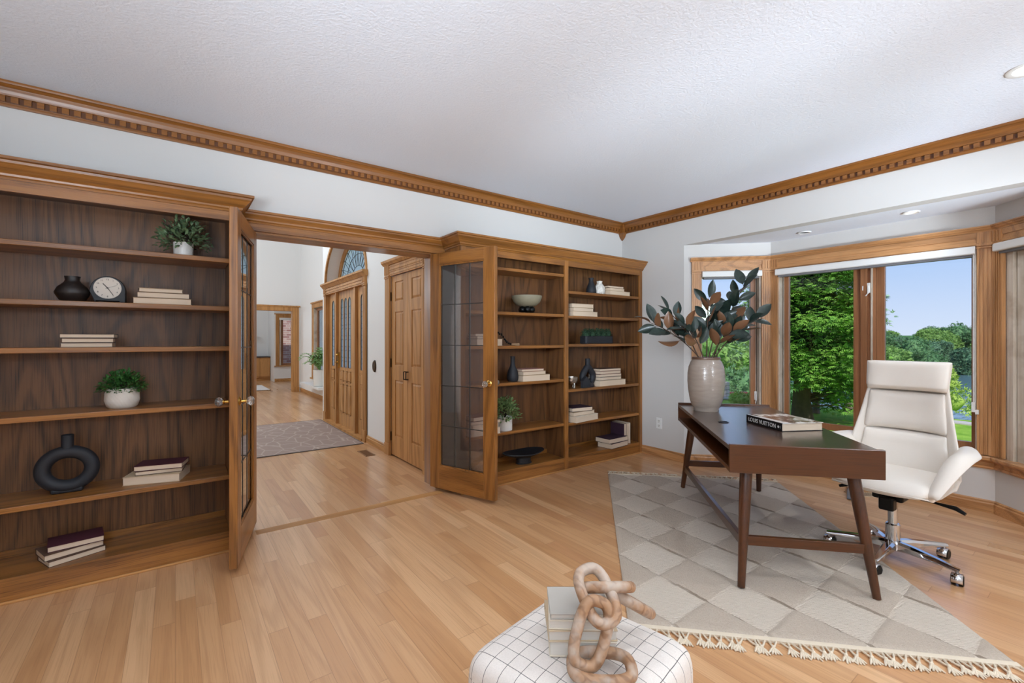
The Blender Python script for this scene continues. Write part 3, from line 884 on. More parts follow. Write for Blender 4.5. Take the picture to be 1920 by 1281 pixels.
LBL = 'tall oak bookcase left of the doorway holding the clock and ring vase'
RBL = 'oak double bookcase between the doorway and the window wall'
SHELVES = {LBL: [[1.817, 1.519, 1.272, .922, .474]], RBL: [[1.967, 1.566, 1.257, .918, .474], [1.806, 1.555, 1.267, .808, .466]]}
bookcase(LBL, -1.05, .318, [(-.96, .27)], [(-1.05, 3.308), (.318, 3.308), (.318, YW)], 3.308)
bookcase(RBL, 1.937, 4.355, [(1.985, 3.132), (3.184, 4.306)], [(1.937, YW), (1.937, 3.345), (4.357, 3.345)], 3.345)

# ================================================================== shelf contents
def book(L, W, T, cov, loc, rot, label, group=None, standing=False, pages='paper', tilt=0.0):
    """Lying book: spine at +y, fore edge at -y (towards the room). Standing: height along z."""
    t = thing('book', label, 'book', loc, rot, group)
    h = .0028
    g = G(); p = G()
    if not standing:
        g.box(-L / 2, -W / 2, 0, L / 2, W / 2, h); g.box(-L / 2, -W / 2, T - h, L / 2, W / 2, T); g.box(-L / 2, W / 2 - h, 0, L / 2, W / 2, T)
        p.box(-L / 2 + .003, -W / 2 + .004, h, L / 2 - .003, W / 2 - h, T - h)
    else:
        g.box(-T / 2, -W / 2, 0, -T / 2 + h, W / 2, L); g.box(T / 2 - h, -W / 2, 0, T / 2, W / 2, L); g.box(-T / 2, W / 2 - h, 0, T / 2, W / 2, L)
        p.box(-T / 2 + h, -W / 2 + .004, .003, T / 2 - h, W / 2 - h, L - .003)
    g.build('cover', cov, t, bevel=.0008, seg=1); p.build('pages', M[pages], t)
    return t
C = {'tan': plain('tan_book_cloth', S(168, 142, 112), .8, vary=.08), 'beige': plain('beige_book_cloth', S(198, 176, 146), .8, vary=.06),
     'wine': plain('wine_book_cloth', S(72, 26, 40), .75, vary=.08), 'plum': plain('plum_book_cloth', S(52, 26, 44), .75, vary=.08),
     'brown': plain('brown_book_cloth', S(88, 64, 50), .8, vary=.1), 'cream': plain('cream_book_cloth', S(222, 210, 192), .8, vary=.05),
     'rose': plain('dusty_rose_book_cloth', S(168, 120, 110), .8, vary=.06), 'grey': plain('grey_book_cloth', S(120, 112, 106), .8, vary=.06),
     'char': plain('charcoal_book_cloth', S(54, 48, 48), .75, vary=.08)}
PL = {0: 'bottom', 1: 'second', 2: 'third', 3: 'fourth', 4: 'top'}
def stack(x, y, z, items, where, group):
    n = len(items)
    for i, (L, W, T, c, dx, dy, r) in enumerate(items):
        pos = 'top' if i == n - 1 else ('bottom' if i == 0 else ('middle' if n == 3 else PL[i] + ' from below'))
        nm = {'tan': 'tan', 'beige': 'beige', 'wine': 'wine red', 'plum': 'dark plum', 'brown': 'brown', 'cream': 'cream', 'rose': 'dusty rose', 'grey': 'grey', 'char': 'charcoal'}[c]
        book(L, W, T, C[c], (x + dx, y + dy, z), radians(r), '%s book, %s of the stack %s' % (nm, pos, where), group)
        z += T + .0006
stack(-.055, 3.435, 1.519, [(.272, .19, .036, 'tan', 0, 0, -2), (.245, .17, .032, 'brown', .0, .0, 1), (.205, .15, .024, 'tan', -.015, .0, 3)], 'beside the black mantel clock', 'books beside the mantel clock')
stack(-.385, 3.43, 1.272, [(.21, .15, .0245, 'grey', 0, 0, 0), (.21, .15, .0245, 'brown', .003, 0, 1), (.222, .15, .0225, 'char', .004, 0, -2)], 'on the shelf under the mantel clock', 'books under the mantel clock')
stack(-.075, 3.475, .474, [(.275, .20, .048, 'beige', -.01, .0, -16), (.225, .15, .024, 'brown', .008, -.005, -8), (.235, .155, .030, 'wine', .012, -.01, -14)], 'beside the big black ring vase', 'books beside the big ring vase')
stack(-.455, 3.455, .125, [(.235, .165, .030, 'brown', .0, 0, 24), (.24, .165, .032, 'brown', -.01, .01, 21), (.225, .165, .030, 'wine', .012, .02, 8)], 'on the bottom of the left bookcase', 'wine books at the bottom left')
stack(2.235, 3.44, 1.257, [(.27, .19, .062, 'beige', .0, 0, 0), (.22, .15, .022, 'grey', -.02, 0, 4), (.20, .14, .022, 'beige', -.03, .0, -3)], 'under the black bead garland', 'books under the bead garland')
stack(2.775, 3.45, .918, [(.335, .20, .058, 'beige', .0, 0, 0), (.285, .18, .034, 'tan', -.02, 0, 2), (.262, .17, .022, 'rose', -.03, .0, -2)], 'beside the slim black bottle vase', 'books beside the slim bottle vase')
stack(2.19, 3.435, .474, [(.31, .19, .056, 'cream', .0, 0, 0), (.28, .18, .040, 'cream', .0, 0, 2), (.30, .18, .030, 'grey', .01, 0, -3), (.22, .16, .036, 'wine', -.02, .0, 4)], 'behind the glazed door by the potted plant', 'books behind the glazed door')
stack(3.985, 3.45, 1.806, [(.335, .19, .044, 'beige', .0, 0, 0), (.25, .17, .032, 'tan', -.04, 0, 2), (.245, .16, .022, 'brown', -.05, .0, -2)], 'beside the white textured vase', 'books beside the white vase')
stack(3.435, 3.45, 1.555, [(.36, .20, .050, 'beige', .0, 0, 0), (.295, .18, .038, 'tan', -.02, 0, 1), (.30, .17, .040, 'beige', -.02, .0, -3)], 'on the second shelf above the moss trough', 'books above the moss trough')
stack(3.87, 3.46, .808, [(.425, .20, .062, 'beige', .0, 0, 0), (.35, .18, .034, 'grey', -.02, 0, 2), (.345, .17, .030, 'brown', -.02, .0, -2), (.34, .17, .032, 'rose', -.015, 0, 3), (.33, .17, .026, 'brown', -.02, 0, -2)], 'beside the black teardrop vase', 'books beside the teardrop vase')
stack(3.425, 3.455, .466, [(.375, .22, .060, 'cream', .01, -.01, 8), (.33, .18, .040, 'tan', .0, 0, 4), (.27, .20, .040, 'plum', -.01, .01, -6)], 'on the shelf under the silver cup', 'books under the silver cup')
stack(3.925, 3.43, .125, [(.31, .19, .055, 'plum', .01, -.01, 6), (.315, .20, .050, 'plum', .0, .0, 2)], 'leaning on the upright books', 'plum books at the bottom right')
for k, (x, c, nm, T, dy) in enumerate(((4.085, 'plum', 'dark plum upright book beside the lying plum books', .04, 0), (4.128, 'beige', 'beige upright book, middle of the three standing books', .04, .01), (4.172, 'cream', 'cream upright book nearest the bookcase side', .042, .016))):
    book(.235, .20, T, C[c], (x, 3.47 + dy, .125), 0, nm, 'upright books at the bottom right', True, 'paperv')

# ---- vases and ornaments
def lathe_thing(name, label, cat, prof, mat, loc, n=40, part=None, smooth=35):
    g = G(); g.lathe(prof, n, cap=False)
    o = g.build(name, mat, None, loc, smooth=smooth); tag(o, label, cat); return o
lathe_thing('vase', 'dark burnished clay vase with a flared neck beside the clock', 'vase',
    [(.001, 0), (.040, 0), (.056, .014), (.072, .045), (.073, .056), (.062, .082), (.036, .108), (.030, .122), (.034, .142), (.030, .142), (.026, .12), (.03, .10), (.001, .09)], M['burnish'], (-.455, 3.45, 1.519))
lathe_thing('vase', 'slim black bottle vase beside three stacked books', 'vase',
    [(.001, 0), (.044, 0), (.052, .02), (.054, .055), (.046, .10), (.026, .145), (.020, .18), (.022, .232), (.026, .238), (.018, .238), (.016, .18), (.001, .16)], M['slate'], (2.56, 3.45, .918))
lathe_thing('vase', 'small matte black vase on the top right shelf', 'vase',
    [(.001, 0), (.042, 0), (.055, .02), (.055, .045), (.042, .09), (.026, .125), (.022, .15), (.030, .175), (.022, .175), (.016, .15), (.001, .12)], M['slate'], (3.63, 3.46, 1.806))
def ribbed_white():
    k = N('white_carved_ceramic'); v = k.n('ShaderNodeTexVoronoi'); v.inputs['Scale'].default_value = 55
    k.l(k.mapping(k.obj(), (1, 1, .55)), v.inputs['Vector']); k.bump(v.outputs['Distance'], .9, .008)
    k.setp(Base_Color=k.mix(k.ramp(v.outputs['Distance'], 0, 1, 0, .5), S(206, 200, 190), S(230, 226, 218)), Roughness=.5); return k.m
M['carve'] = ribbed_white()
lathe_thing('vase', 'small white carved vase beside the books on the top right shelf', 'vase',
    [(.001, 0), (.046, 0), (.060, .018), (.064, .05), (.056, .085), (.036, .112), (.028, .125), (.032, .148), (.025, .148), (.021, .125), (.001, .10)], M['carve'], (3.75, 3.45, 1.806))
# ring vase: an elliptical hoop with foot and neck
def ring_vase(name, label, mat, loc, rx, rz, tr, neck_r, neck_h, foot_w, rot=0.0, flat=1.0, cz=None):
    t = thing(name, label, 'vase', loc, rot)
    cz = cz or (rz + tr)
    g = G(); g.tube([(rx * cos(2 * pi * k / 48), 0, cz + rz * sin(2 * pi * k / 48)) for k in range(48)], tr, 20, closed=True, flat=flat)
    g.build('hoop', mat, t, smooth=60)
    g = G(); g.lathe([(neck_r * 1.05, -.012), (neck_r, .0), (neck_r, neck_h), (neck_r * .86, neck_h + .002), (neck_r * .78, neck_h), (neck_r * .74, .0)], 28, (0, 0, cz + rz + tr * .80), cap=False); g.build('neck', mat, t, smooth=40)
    g = G(); g.prism([(-foot_w, -tr * .8), (foot_w, -tr * .8), (foot_w, tr * .8), (-foot_w, tr * .8)], 0, tr * .9); g.build('foot', mat, t, bevel=.012, seg=3)
    return t
ring_vase('ring_vase', 'big black hoop shaped vase on the left bookcase', M['slate'], (-.477, 3.47, .474), .100, .094, .034, .026, .066, .066, flat=1.0)
# teardrop ring vase
t = thing('teardrop_vase', 'black teardrop vase with a round hole beside five stacked books', 'vase', (3.565, 3.45, .808))
g = G(); pts = []
for k in range(44):
    a = 2 * pi * k / 44 - pi / 2
    r = 1 + .38 * max(0, sin(a)) ** 6
    pts.append((.078 * cos(a) * (1 - .25 * max(0, sin(a)) ** 3), 0, .108 + .076 * sin(a) * r))
g.tube(pts, .033, 18, closed=True); g.build('hoop', M['slate'], t, smooth=60)
g = G(); g.lathe([(.040, -.03), (.030, -.005), (.027, .02), (.027, .075), (.022, .076), (.019, .02)], 24, (0, 0, .225), cap=False); g.build('neck', M['slate'], t, smooth=40)
g = G(); g.lathe([(.001, 0), (.065, 0), (.070, .012), (.055, .05), (.001, .06)], 28, cap=False); g.build('foot', M['slate'], t, smooth=40)
g = G(); g.prism([(-.058, 0), (.058, 0), (.058, .075), (0, .122), (-.058, .075)], -.02, .02, 'XZ')
tag(g.build('house_ornament', M['slate'], None, (3.452, 3.372, .808), .1, bevel=.004), 'small black house shaped block before the teardrop vase', 'ornament')
# clock
t = thing('mantel_clock', 'black arched mantel clock with a round cream dial', 'clock', (-.305, 3.44, 1.519), radians(-3))
prof = [(-.076, 0), (.076, 0), (.076, .062)] + [(.076 * cos(pi * k / 24), .070 + .082 * sin(pi * k / 24)) for k in range(25)] + [(-.076, .062)]
prof2 = [(-.052, 0), (-.05, .012), (.05, .012), (.052, 0), (.076, 0), (.076, .062)] + prof[3:]
g = G(); g.prism(prof2, -.028, .03, 'XZ'); g.build('case', M['black'], t, bevel=.004)
g = G(); g.lathe([(.001, -.0305), (.058, -.0305), (.060, -.029), (.060, -.027)], 48, (0, 0, .085), 'Z', cap=False)
def flipv(g, cz):
    g.v = [(x, z - cz, cz + (-y)) for x, y, z in g.v]
flipv(g, .085); g.v = [(x, y + .0, z) for x, y, z in g.v]; g.v = [(x, y, z) for x, y, z in g.v]
g = G(); n = 48
g.add([(0, -.0300, .085)] + [(.060 * cos(2 * pi * k / n), -.0300, .085 + .060 * sin(2 * pi * k / n)) for k in range(n)], [(0, 1 + k, 1 + (k + 1) % n) for k in range(n)])
dial = g.build('dial', plain('clock_dial_cream', S(214, 206, 194), .6), t)
g = G()
for k in range(12):
    a = pi / 2 - 2 * pi * (k + 1) / 12
    Mx = Matrix.Translation((.0475 * cos(a), -.0312, .085 + .0475 * sin(a))) @ Matrix.Rotation(pi / 2, 4, 'X')
    g.text(str(k + 1), .0125, .0003, Mx)
for k in range(60):
    a = 2 * pi * k / 60; g.bar((.0555 * cos(a), -.0308, .085 + .0555 * sin(a)), (.0575 * cos(a), -.0308, .085 + .0575 * sin(a)), .0006, .0006, (0, 1, 0))
g.build('numerals', M['blackm'], dial)
g = G()
for a, L_, w in ((128, .032, .003), (-58, .045, .0024), (22, .042, .001)):
    a = radians(a); g.bar((-.010 * cos(a), -.0325, .085 - .010 * sin(a)), (L_ * cos(a), -.0325, .085 + L_ * sin(a)), w, .0012, (0, 1, 0))
g.ball((0, -.032, .085), .003, 8, 5); g.build('hands', M['blackm'], dial)
# footed bowl
t = thing('footed_bowl', 'grey green bowl on a black bead foot', 'bowl', (2.73, 3.45, 1.566))
g = G(); g.lathe([(.001, .062), (.05, .062), (.095, .078), (.128, .108), (.145, .150), (.146, .168), (.139, .168), (.134, .148), (.11, .112), (.06, .085), (.001, .08)], 48, cap=False)
g.build('bowl', plain('sage_stoneware', S(140, 134, 112), .6, vary=.12, vscale=30), t, smooth=40)
g = G()
for k in range(6): g.ball((.052 * cos(k * pi / 3), .052 * sin(k * pi / 3), .034), .034, 14, 9)
g.build('bead_foot', M['blackm'], t, smooth=60)
# black footed tray
t = thing('footed_tray', 'low black oval tray on a foot at the bottom of the double bookcase', 'tray', (2.70, 3.46, .125))
g = G(); pr = [(.001, .052), (.10, .056), (.19, .078), (.235, .098), (.232, .104), (.18, .088), (.10, .068), (.001, .064)]
g.lathe(pr, 48, cap=False); g.v = [(x, y * .55, z + .012 * abs(x) / .235) for x, y, z in g.v]; g.build('dish', M['blackm2'] if 'blackm2' in M else M['black'], t, smooth=40)
g = G(); g.lathe([(.001, 0), (.088, 0), (.088, .004), (.078, .010), (.078, .058), (.001, .058)], 32, cap=False); g.v = [(x, y * .7, z) for x, y, z in g.v]; g.build('foot', M['black'], t, smooth=35)
# silver cup
t = thing('silver_cup', 'hammered silver cup on three ball feet', 'cup', (3.298, 3.42, .808))
g = G(); g.lathe([(.001, .040), (.03, .042), (.052, .060), (.062, .085), (.064, .118), (.060, .118), (.056, .085), (.03, .055), (.001, .05)], 36, cap=False)
def hammered():
    k = N('hammered_silver'); k.setp(Base_Color=S(196, 190, 182), Metallic=1.0, Roughness=.28)
    v = k.n('ShaderNodeTexVoronoi'); v.inputs['Scale'].default_value = 60; k.l(k.obj(), v.inputs['Vector']); k.bump(v.outputs['Distance'], .5, .004); return k.m
M['silver'] = hammered(); g.build('bowl', M['silver'], t, smooth=40)
for k in range(3):
    a = 2 * pi * k / 3 + .5; g = G(); g.tube([(.040 * cos(a), .040 * sin(a), .062), (.046 * cos(a), .046 * sin(a), .03), (.044 * cos(a), .044 * sin(a), .010)], .007, 8); g.ball((.044 * cos(a), .044 * sin(a), .010), .010, 10, 7); g.build('foot', M['silver'], t, smooth=60)
# bead garland over the books
t = thing('bead_garland', 'black bead garland with a tassel draped over stacked books', 'garland', (2.33, 3.36, 1.257))
g = G()
path = [(-.06, .06, .122), (-.03, .02, .124), (0, -.005, .118), (.025, -.018, .105), (.045, -.018, .082), (.062, -.020, .058), (.085, -.020, .036), (.108, -.018, .022), (.13, -.015, .016)]
path2 = [(-.05, .10, .122), (-.015, .06, .124), (.02, .04, .118), (.055, .02, .095), (.075, .004, .06), (.10, .0, .03)]
def resample(p, d):
    out = [Vector(p[0])]
    for a, b in zip(p[:-1], p[1:]):
        a, b = Vector(a), Vector(b); m = max(1, int((b - a).length / d))
        out += [a + (b - a) * (k / m) for k in range(1, m + 1)]
    return out
for p in resample(path, .017) + resample(path2, .017): g.ball(p, .0092, 10, 7)
g.build('beads', M['blackm'], t, smooth=60)
g = G(); g.tube([(.135, -.014, .014), (.16, -.012, .012), (.20, -.006, .010), (.235, .0, .009)], [.005, .010, .012, .016], 10, flat=.6); g.build('tassel', plain('tan_tassel', S(150, 122, 92), .9), t)

# ---- potted plants on the shelves
def leaf_mat(name, a, b, back=None, rough=.45):
    k = N(name); f = k.noise(k.obj(), 45, 2)
    c = k.mix(k.ramp(f, 0, 1, .3, .7), a, b)
    if back is not None:
        c = k.mix(k.n('ShaderNodeNewGeometry').outputs['Backfacing'], c, back)
    k.setp(Base_Color=c, Roughness=rough)
    return k.m
M['box1'] = leaf_mat('variegated_leaf', S(52, 84, 50), S(128, 152, 112))
M['box2'] = leaf_mat('bright_boxwood_leaf', S(34, 84, 34), S(74, 132, 62))
M['box3'] = leaf_mat('grey_green_leaf', S(66, 96, 50), S(142, 166, 104))
M['moss'] = leaf_mat('deep_moss', S(30, 54, 38), S(56, 88, 58), rough=.9)
M['soil'] = plain('dark_potting_soil', S(40, 30, 22), .95)
def leaf_quads(g, p, d, up, L, w, fold=.25):
    """A pointed leaf of two folded halves starting at p along d."""
    d = d.normalized(); r = d.cross(up)
    if r.length < 1e-4: r = d.cross(Vector((1, 0, 0)))
    r.normalize(); u = r.cross(d).normalized()
    a, m, t = p, p + d * L * .5 + u * L * .06, p + d * L - u * L * .08
    l1, r1 = p + d * L * .45 + r * w / 2 + u * w * fold, p + d * L * .45 - r * w / 2 + u * w * fold
    l2, r2 = p + d * L * .78 + r * w * .32 + u * w * fold * .4, p + d * L * .78 - r * w * .32 + u * w * fold * .4
    g.add([a, l1, m, r1, l2, t, r2], [(0, 2, 1), (0, 3, 2), (1, 2, 5, 4), (2, 3, 6, 5)])
def bush(g, c, rx, rz, n, L, w, rnd, down=.0, ry=None):
    for _ in range(n):
        a = rnd.uniform(0, 2 * pi); e = math.asin(rnd.uniform(down, 1)); q = rnd.uniform(.45, 1.0)
        d = Vector((cos(a) * cos(e), sin(a) * cos(e), sin(e)))
        p = Vector((c[0] + d.x * rx * q, c[1] + d.y * (ry or rx) * q, c[2] + d.z * rz * q))
        dd = (d + Vector((rnd.uniform(-.7, .7), rnd.uniform(-.7, .7), rnd.uniform(-.3, .6)))).normalized()
        leaf_quads(g, p, dd, Vector((rnd.uniform(-.4, .4), rnd.uniform(-.4, .4), 1)), L * rnd.uniform(.7, 1.2), w * rnd.uniform(.8, 1.2))
def potted(label, loc, pot_prof, pot_mat, leafmat, rx, rz, n, L, w, cz, seed, down=-.2, ry=None):
    t = thing('potted_plant', label, 'plant', loc)
    g = G(); g.lathe(pot_prof, 40, cap=False); pt = g.build('pot', pot_mat, t, smooth=35)
    rp = pot_prof[-2][0]
    g = G(); g.lathe([(.001, cz - .012), (rp, cz - .012)], 24, cap=False); g.build('soil', M['soil'], t)
    rnd = random.Random(seed); g = G(); g.keep_normals = True
    for _ in range(26):
        a = rnd.uniform(0, 2 * pi); q = rnd.uniform(.3, .9)
        g.tube([(0, 0, cz - .02), (cos(a) * rx * q * .4, sin(a) * rx * q * .4, cz + rz * .5), (cos(a) * rx * q, sin(a) * rx * q, cz + rz * rnd.uniform(.3, .8))], .0015, 4)
    stm = g.build('stems', M['soil'], t)
    g = G(); g.keep_normals = True
    bush(g, (0, 0, cz), rx, rz, n, L, w, rnd, down, ry); g.build('foliage', leafmat, t)
    return t
def scored():
    k = N('white_scored_ceramic'); w = k.n('ShaderNodeTexWave'); w.bands_direction = 'DIAGONAL'; w.inputs['Scale'].default_value = 40; w.inputs['Distortion'].default_value = 3
    k.l(k.mapping(k.obj(), (1, .2, .6)), w.inputs['Vector']); k.setp(Base_Color=S(222, 217, 208), Roughness=.55); k.bump(w.outputs[1], .12, .002); return k.m
M['scored'] = scored()
POT = [(.001, 0), (.048, 0), (.050, .006), (.052, .088), (.048, .088), (.046, .075), (.001, .075)]
potted('leafy variegated plant in a white pot on the top left shelf', (.040, 3.44, 1.817), POT, M['white'], M['box1'], .135, .155, 420, .034, .02, .085, 3, -.25, .12)
potted('round green plant in a wide white scored bowl', (-.246, 3.45, .922), [(.001, 0), (.058, 0), (.070, .010), (.080, .045), (.078, .085), (.068, .112), (.062, .112), (.066, .085), (.001, .085)],
       M['scored'], M['box2'], .105, .105, 620, .024, .016, .105, 5, -.15)
potted('airy green plant in a white cylinder pot in the double bookcase', (2.462, 3.44, .474), [(.001, 0), (.068, 0), (.070, .006), (.070, .125), (.065, .125), (.063, .11), (.001, .11)],
       M['white'], M['box3'], .150, .185, 520, .042, .022, .12, 8, -.15, .13)
t = thing('moss_trough', 'black trough planted with five tufts of green moss', 'planter', (3.71, 3.455, 1.267))
g = G(); g.prism([(-.20, -.055), (.20, -.055), (.215, -.04), (.215, .04), (.20, .055), (-.20, .055), (-.215, .04), (-.215, -.04)], 0, .085); g.build('trough', M['slate'], t, bevel=.01, seg=3)
rnd = random.Random(4)
for k in range(5):
    g = G(); g.keep_normals = True; bush(g, (-.164 + k * .082, 0, .098), .050, .064, 420, .016, .009, rnd, -.4, .055); g.ball((-.164 + k * .082, 0, .095), .044, 12, 8, sz=1.15); g.build('moss_tuft', M['moss'], t)
# ================================================================== rug
RL, RW = 2.37, 1.525
rug = thing('area_rug', 'cream and taupe diamond patterned rug with fringes under the desk', 'rug', (3.383, 3.002, 0), radians(43.8 + 180))
# local x along the rug from its far edge, local y across from its bookcase-side edge
def rug_mat():
    k = N('diamond_wool_pile'); sp = k.n('ShaderNodeSeparateXYZ'); k.l(k.obj(), sp.inputs[0])
    wob = k.math('MULTIPLY', k.math('SUBTRACT', k.noise(k.obj(), 9, 2), .5), .05)
    a = k.math('ADD', k.math('DIVIDE', sp.outputs[1], .40), wob); b = k.math('DIVIDE', k.math('ADD', sp.outputs[0], .08), .44)
    p, q = k.math('ADD', a, b), k.math('SUBTRACT', a, b)
    par = k.math('MODULO', k.math('ADD', k.math('ADD', k.math('FLOOR', p), k.math('FLOOR', q)), 100.0), 2.0)
    par = k.math('LESS_THAN', par, .5)
    fq = k.math('FRACT', q); eq = k.math('MINIMUM', fq, k.math('SUBTRACT', 1.0, fq))
    line = k.math('MULTIPLY', k.math('LESS_THAN', eq, .022), k.ramp(k.noise(k.obj(), 4, 2), 0, 1, .3, .55))
    n1 = k.noise(k.mapping(k.obj(), (30, 6, 30)), 6, 3, .6); n2 = k.noise(k.obj(), 140, 3, .7)
    rows = k.math('SINE', k.math('MULTIPLY', sp.outputs[0], 560.0))
    cre = k.mix(n1, S(230, 218, 202), S(212, 197, 180)); tau = k.mix(n2, S(214, 200, 184), S(184, 167, 148))
    c = k.mix(par, tau, cre); c = k.mix(k.math('MULTIPLY', k.ramp(rows, 0, .22, .2, 1), par), c, S(176, 158, 140))
    c = k.mix(k.math('MULTIPLY', line, .65), c, S(112, 92, 74))
    k.setp(Base_Color=c, Roughness=.95); k.b.inputs['Specular IOR Level'].default_value = .05
    h = k.math('ADD', n2, k.math('MULTIPLY', k.math('MULTIPLY', rows, par), .12)); k.bump(h, .8, .012)
    return k.m
g = G(); nx, ny = 190, 122
def rug_h(x, y):
    a, b = y / .40, (x + .08) / .44
    cream = (math.floor(a + b) + math.floor(a - b) + 1) % 2
    e = min((a + b) % 1, 1 - (a + b) % 1, (a - b) % 1, 1 - (a - b) % 1)
    h = .010 if cream else .016 + .004 * noise.noise(Vector((x * 60, y * 60, 0)))
    return h - (.004 if e < .04 else 0)
vs = []
for i in range(nx + 1):
    for j in range(ny + 1):
        x, y = RL * i / nx, RW * j / ny; ed = min(x, RL - x, y, RW - y)
        vs.append((x, y, rug_h(x, y) * min(1, .35 + ed / .03)))
fs = [(i * (ny + 1) + j, (i + 1) * (ny + 1) + j, (i + 1) * (ny + 1) + j + 1, i * (ny + 1) + j + 1) for i in range(nx) for j in range(ny)]
g.add(vs, fs); g.box(.004, .004, 0, RL - .004, RW - .004, .003)
g.build('pile', rug_mat(), rug, smooth=80)
rnd = random.Random(5)
for end, sx in ((0, -1), (RL, 1)):
    g = G(); g.box(end - .006, .0, .001, end + sx * .020, RW, .011)
    for k in range(34):
        y = .02 + k * (RW - .04) / 33; sk = rnd.uniform(-.028, .028); le = rnd.uniform(.055, .075)
        for s_ in (-1, 1): g.tube([(end + sx * .014, y + s_ * .016, .007), (end + sx * (.03 + le * .3), y + sk * .4 + s_ * .006, .008), (end + sx * (.03 + le * .5), y + sk * .6, .009)], .0045, 6)
        x0, yk = end + sx * (.03 + le * .5), y + sk * .6
        g.ball((x0, yk, .009), .0085, 8, 6)
        for q in range(5):
            a = (q - 2) * .32 + sk * 6
            g.tube([(x0, yk, .008), (x0 + sx * .02 * cos(a), yk + .020 * sin(a), .007), (x0 + sx * (.040 + rnd.uniform(-.006, .01)) * cos(a), yk + .042 * sin(a), .004)], [.005, .0055, .003], 5)
    g.build('fringe', M['cream'], rug, smooth=60)

# ================================================================== desk
# local x along the desk (near end 0 -> far end), local y from the open cubby side towards the chair
DA = atan2(1.10, 1.19)
NL = (2.392, 1.266)
DL, DW = 1.615, .735
desk = thing('writing_desk', 'dark walnut writing desk with splayed legs and open cubby', 'desk', (NL[0], NL[1], 0), DA - 0.0)
def dsk(g):  # mirror so that +y runs towards the chair (to the right of +x)
    g.v = [(x, -y, z) for x, y, z in g.v]; return g
ZT = .742
def top_mat():
    return wood('dark_walnut_top', S(64, 44, 36), S(38, 25, 20), 'X', rings=7, contrast=.7, rough=.28, coat=.7, bump=.03)
g = dsk(G().box(.022, .0, ZT - .024, DL - .022, DW, ZT)); g.build('desktop', top_mat(), desk, bevel=.002)
g = dsk(G().box(0, -.002, .600, .022, DW + .002, .752)); g.build('end_panel', M['walY'], desk, bevel=.003)
g = dsk(G().box(DL - .022, -.002, .600, DL, DW + .002, .757)); g.build('end_panel', M['walY'], desk, bevel=.003)
g = dsk(G().box(.022, 0.0, .600, DL - .022, DW, .624)); g.build('bottom_panel', M['walX'], desk, bevel=.003)
g = dsk(G().box(.022, .30, .624, DL - .022, .318, ZT - .024)); g.build('cubby_back', M['walX'], desk)
for k in range(3):
    a = .026 + k * (DL - .052) / 3; b = a + (DL - .052) / 3 - .006
    g = dsk(G().box(a, DW - .02, .628, b, DW - .001, ZT - .027)); g.build('drawer_front', M['walX'], desk, bevel=.002)
g = G(); g.lathe([(.001, .0), (.030, .0), (.034, .002), (.034, .004), (.026, .0045), (.024, .002), (.001, .002)], 32, (0, 0, 0), cap=False)
g.v = [(x + .745, y - .155, z + ZT) for x, y, z in g.v]; g.build('cable_grommet', M['blackm'], desk, smooth=35)
legs = {'nl': ((.085, .105), (-.048, .042)), 'nr': ((.085, DW - .105), (-.040, DW - .06)), 'fl': ((DL - .085, .105), (DL - .02, .035)), 'fr': ((DL - .085, DW - .105), (DL + .005, DW - .075))}
LEG = {}
for kx, (a, b) in legs.items():
    pa, pb = Vector((a[0], a[1], .602)), Vector((b[0], b[1], .006 + (.010)))
    LEG[kx] = (pa, pb)
    g = dsk(G().tube([pa, pa.lerp(pb, .12), pa.lerp(pb, .35), pa.lerp(pb, .75), pb], [.031, .031, .029, .022, .0185], 20)); g.build('leg', M['walZ'], desk, smooth=50)
def on(kx, z):
    a, b = LEG[kx]; return a.lerp(b, (a.z - z) / (a.z - b.z))
for k1, z1, k2, z2 in (('nl', .245, 'nr', .245), ('fl', .235, 'fr', .235), ('fl', .185, 'nl', .235)):
    g = dsk(G().bar(on(k1, z1), on(k2, z2), .026, .048)); g.build('stretcher', M['walX'] if k1 != 'nl' else M['walY'], desk, bevel=.002)

# big book on the desk
BK = thing('coffee_table_book', 'thick black spined fashion book lying on the walnut desk', 'book', (3.128, 1.352, ZT), 0)
def uv(a, b): return Vector((b[0] - a[0], b[1] - a[1]))
cA, cB, cD = Vector((3.187, 1.571)), Vector((3.023, 1.272)), Vector((3.287, 1.180))
ang = atan2(cA.y - cB.y, cA.x - cB.x); BKL = (cA - cB).length; BKW = .285
BK.location = (cB.x, cB.y, ZT); BK.rotation_euler = (0, 0, ang)
# local x along the spine from the nearer corner, local -y towards the page side
T = .052
g = G(); g.box(0, -.003, 0, BKL, 0, T); g.build('spine', plain('black_book_spine', S(16, 16, 18), .35), BK)
def cover_mat():
    k = N('photographic_book_cover'); n1 = k.noise(k.mapping(k.obj(), (4, 9, 1)), 1.6, 4, .6)
    c = k.mix(k.ramp(n1, 0, 1, .44, .5), S(190, 176, 164), S(226, 220, 212)); c = k.mix(k.ramp(k.noise(k.obj(), 7, 3), 0, 1, .56, .6), c, S(120, 92, 80))
    sp = k.n('ShaderNodeSeparateXYZ'); k.l(k.obj(), sp.inputs[0])
    c = k.mix(k.math('GREATER_THAN', sp.outputs[1], -.045), c, k.mix(k.ramp(n1, 0, 1, .48, .52), S(26, 26, 28), S(214, 212, 208)))
    k.setp(Base_Color=c, Roughness=.2); return k.m
g = G(); g.box(0, -BKW, T - .004, BKL, -.003, T); g.build('front_cover', cover_mat(), BK)
g = G(); g.box(0, -BKW, 0, BKL, -.003, .004); g.build('back_cover', plain('black_book_board', S(20, 18, 18), .4), BK)
g = G(); g.box(.004, -BKW + .005, .004, BKL - .004, -.004, T - .004); g.build('pages', M['paper'], BK)
g = G(); Mx = Matrix.Translation((BKL * .545, .0008, T * .49)) @ Matrix.Rotation(pi, 4, 'Z') @ Matrix.Rotation(pi / 2, 4, 'X')
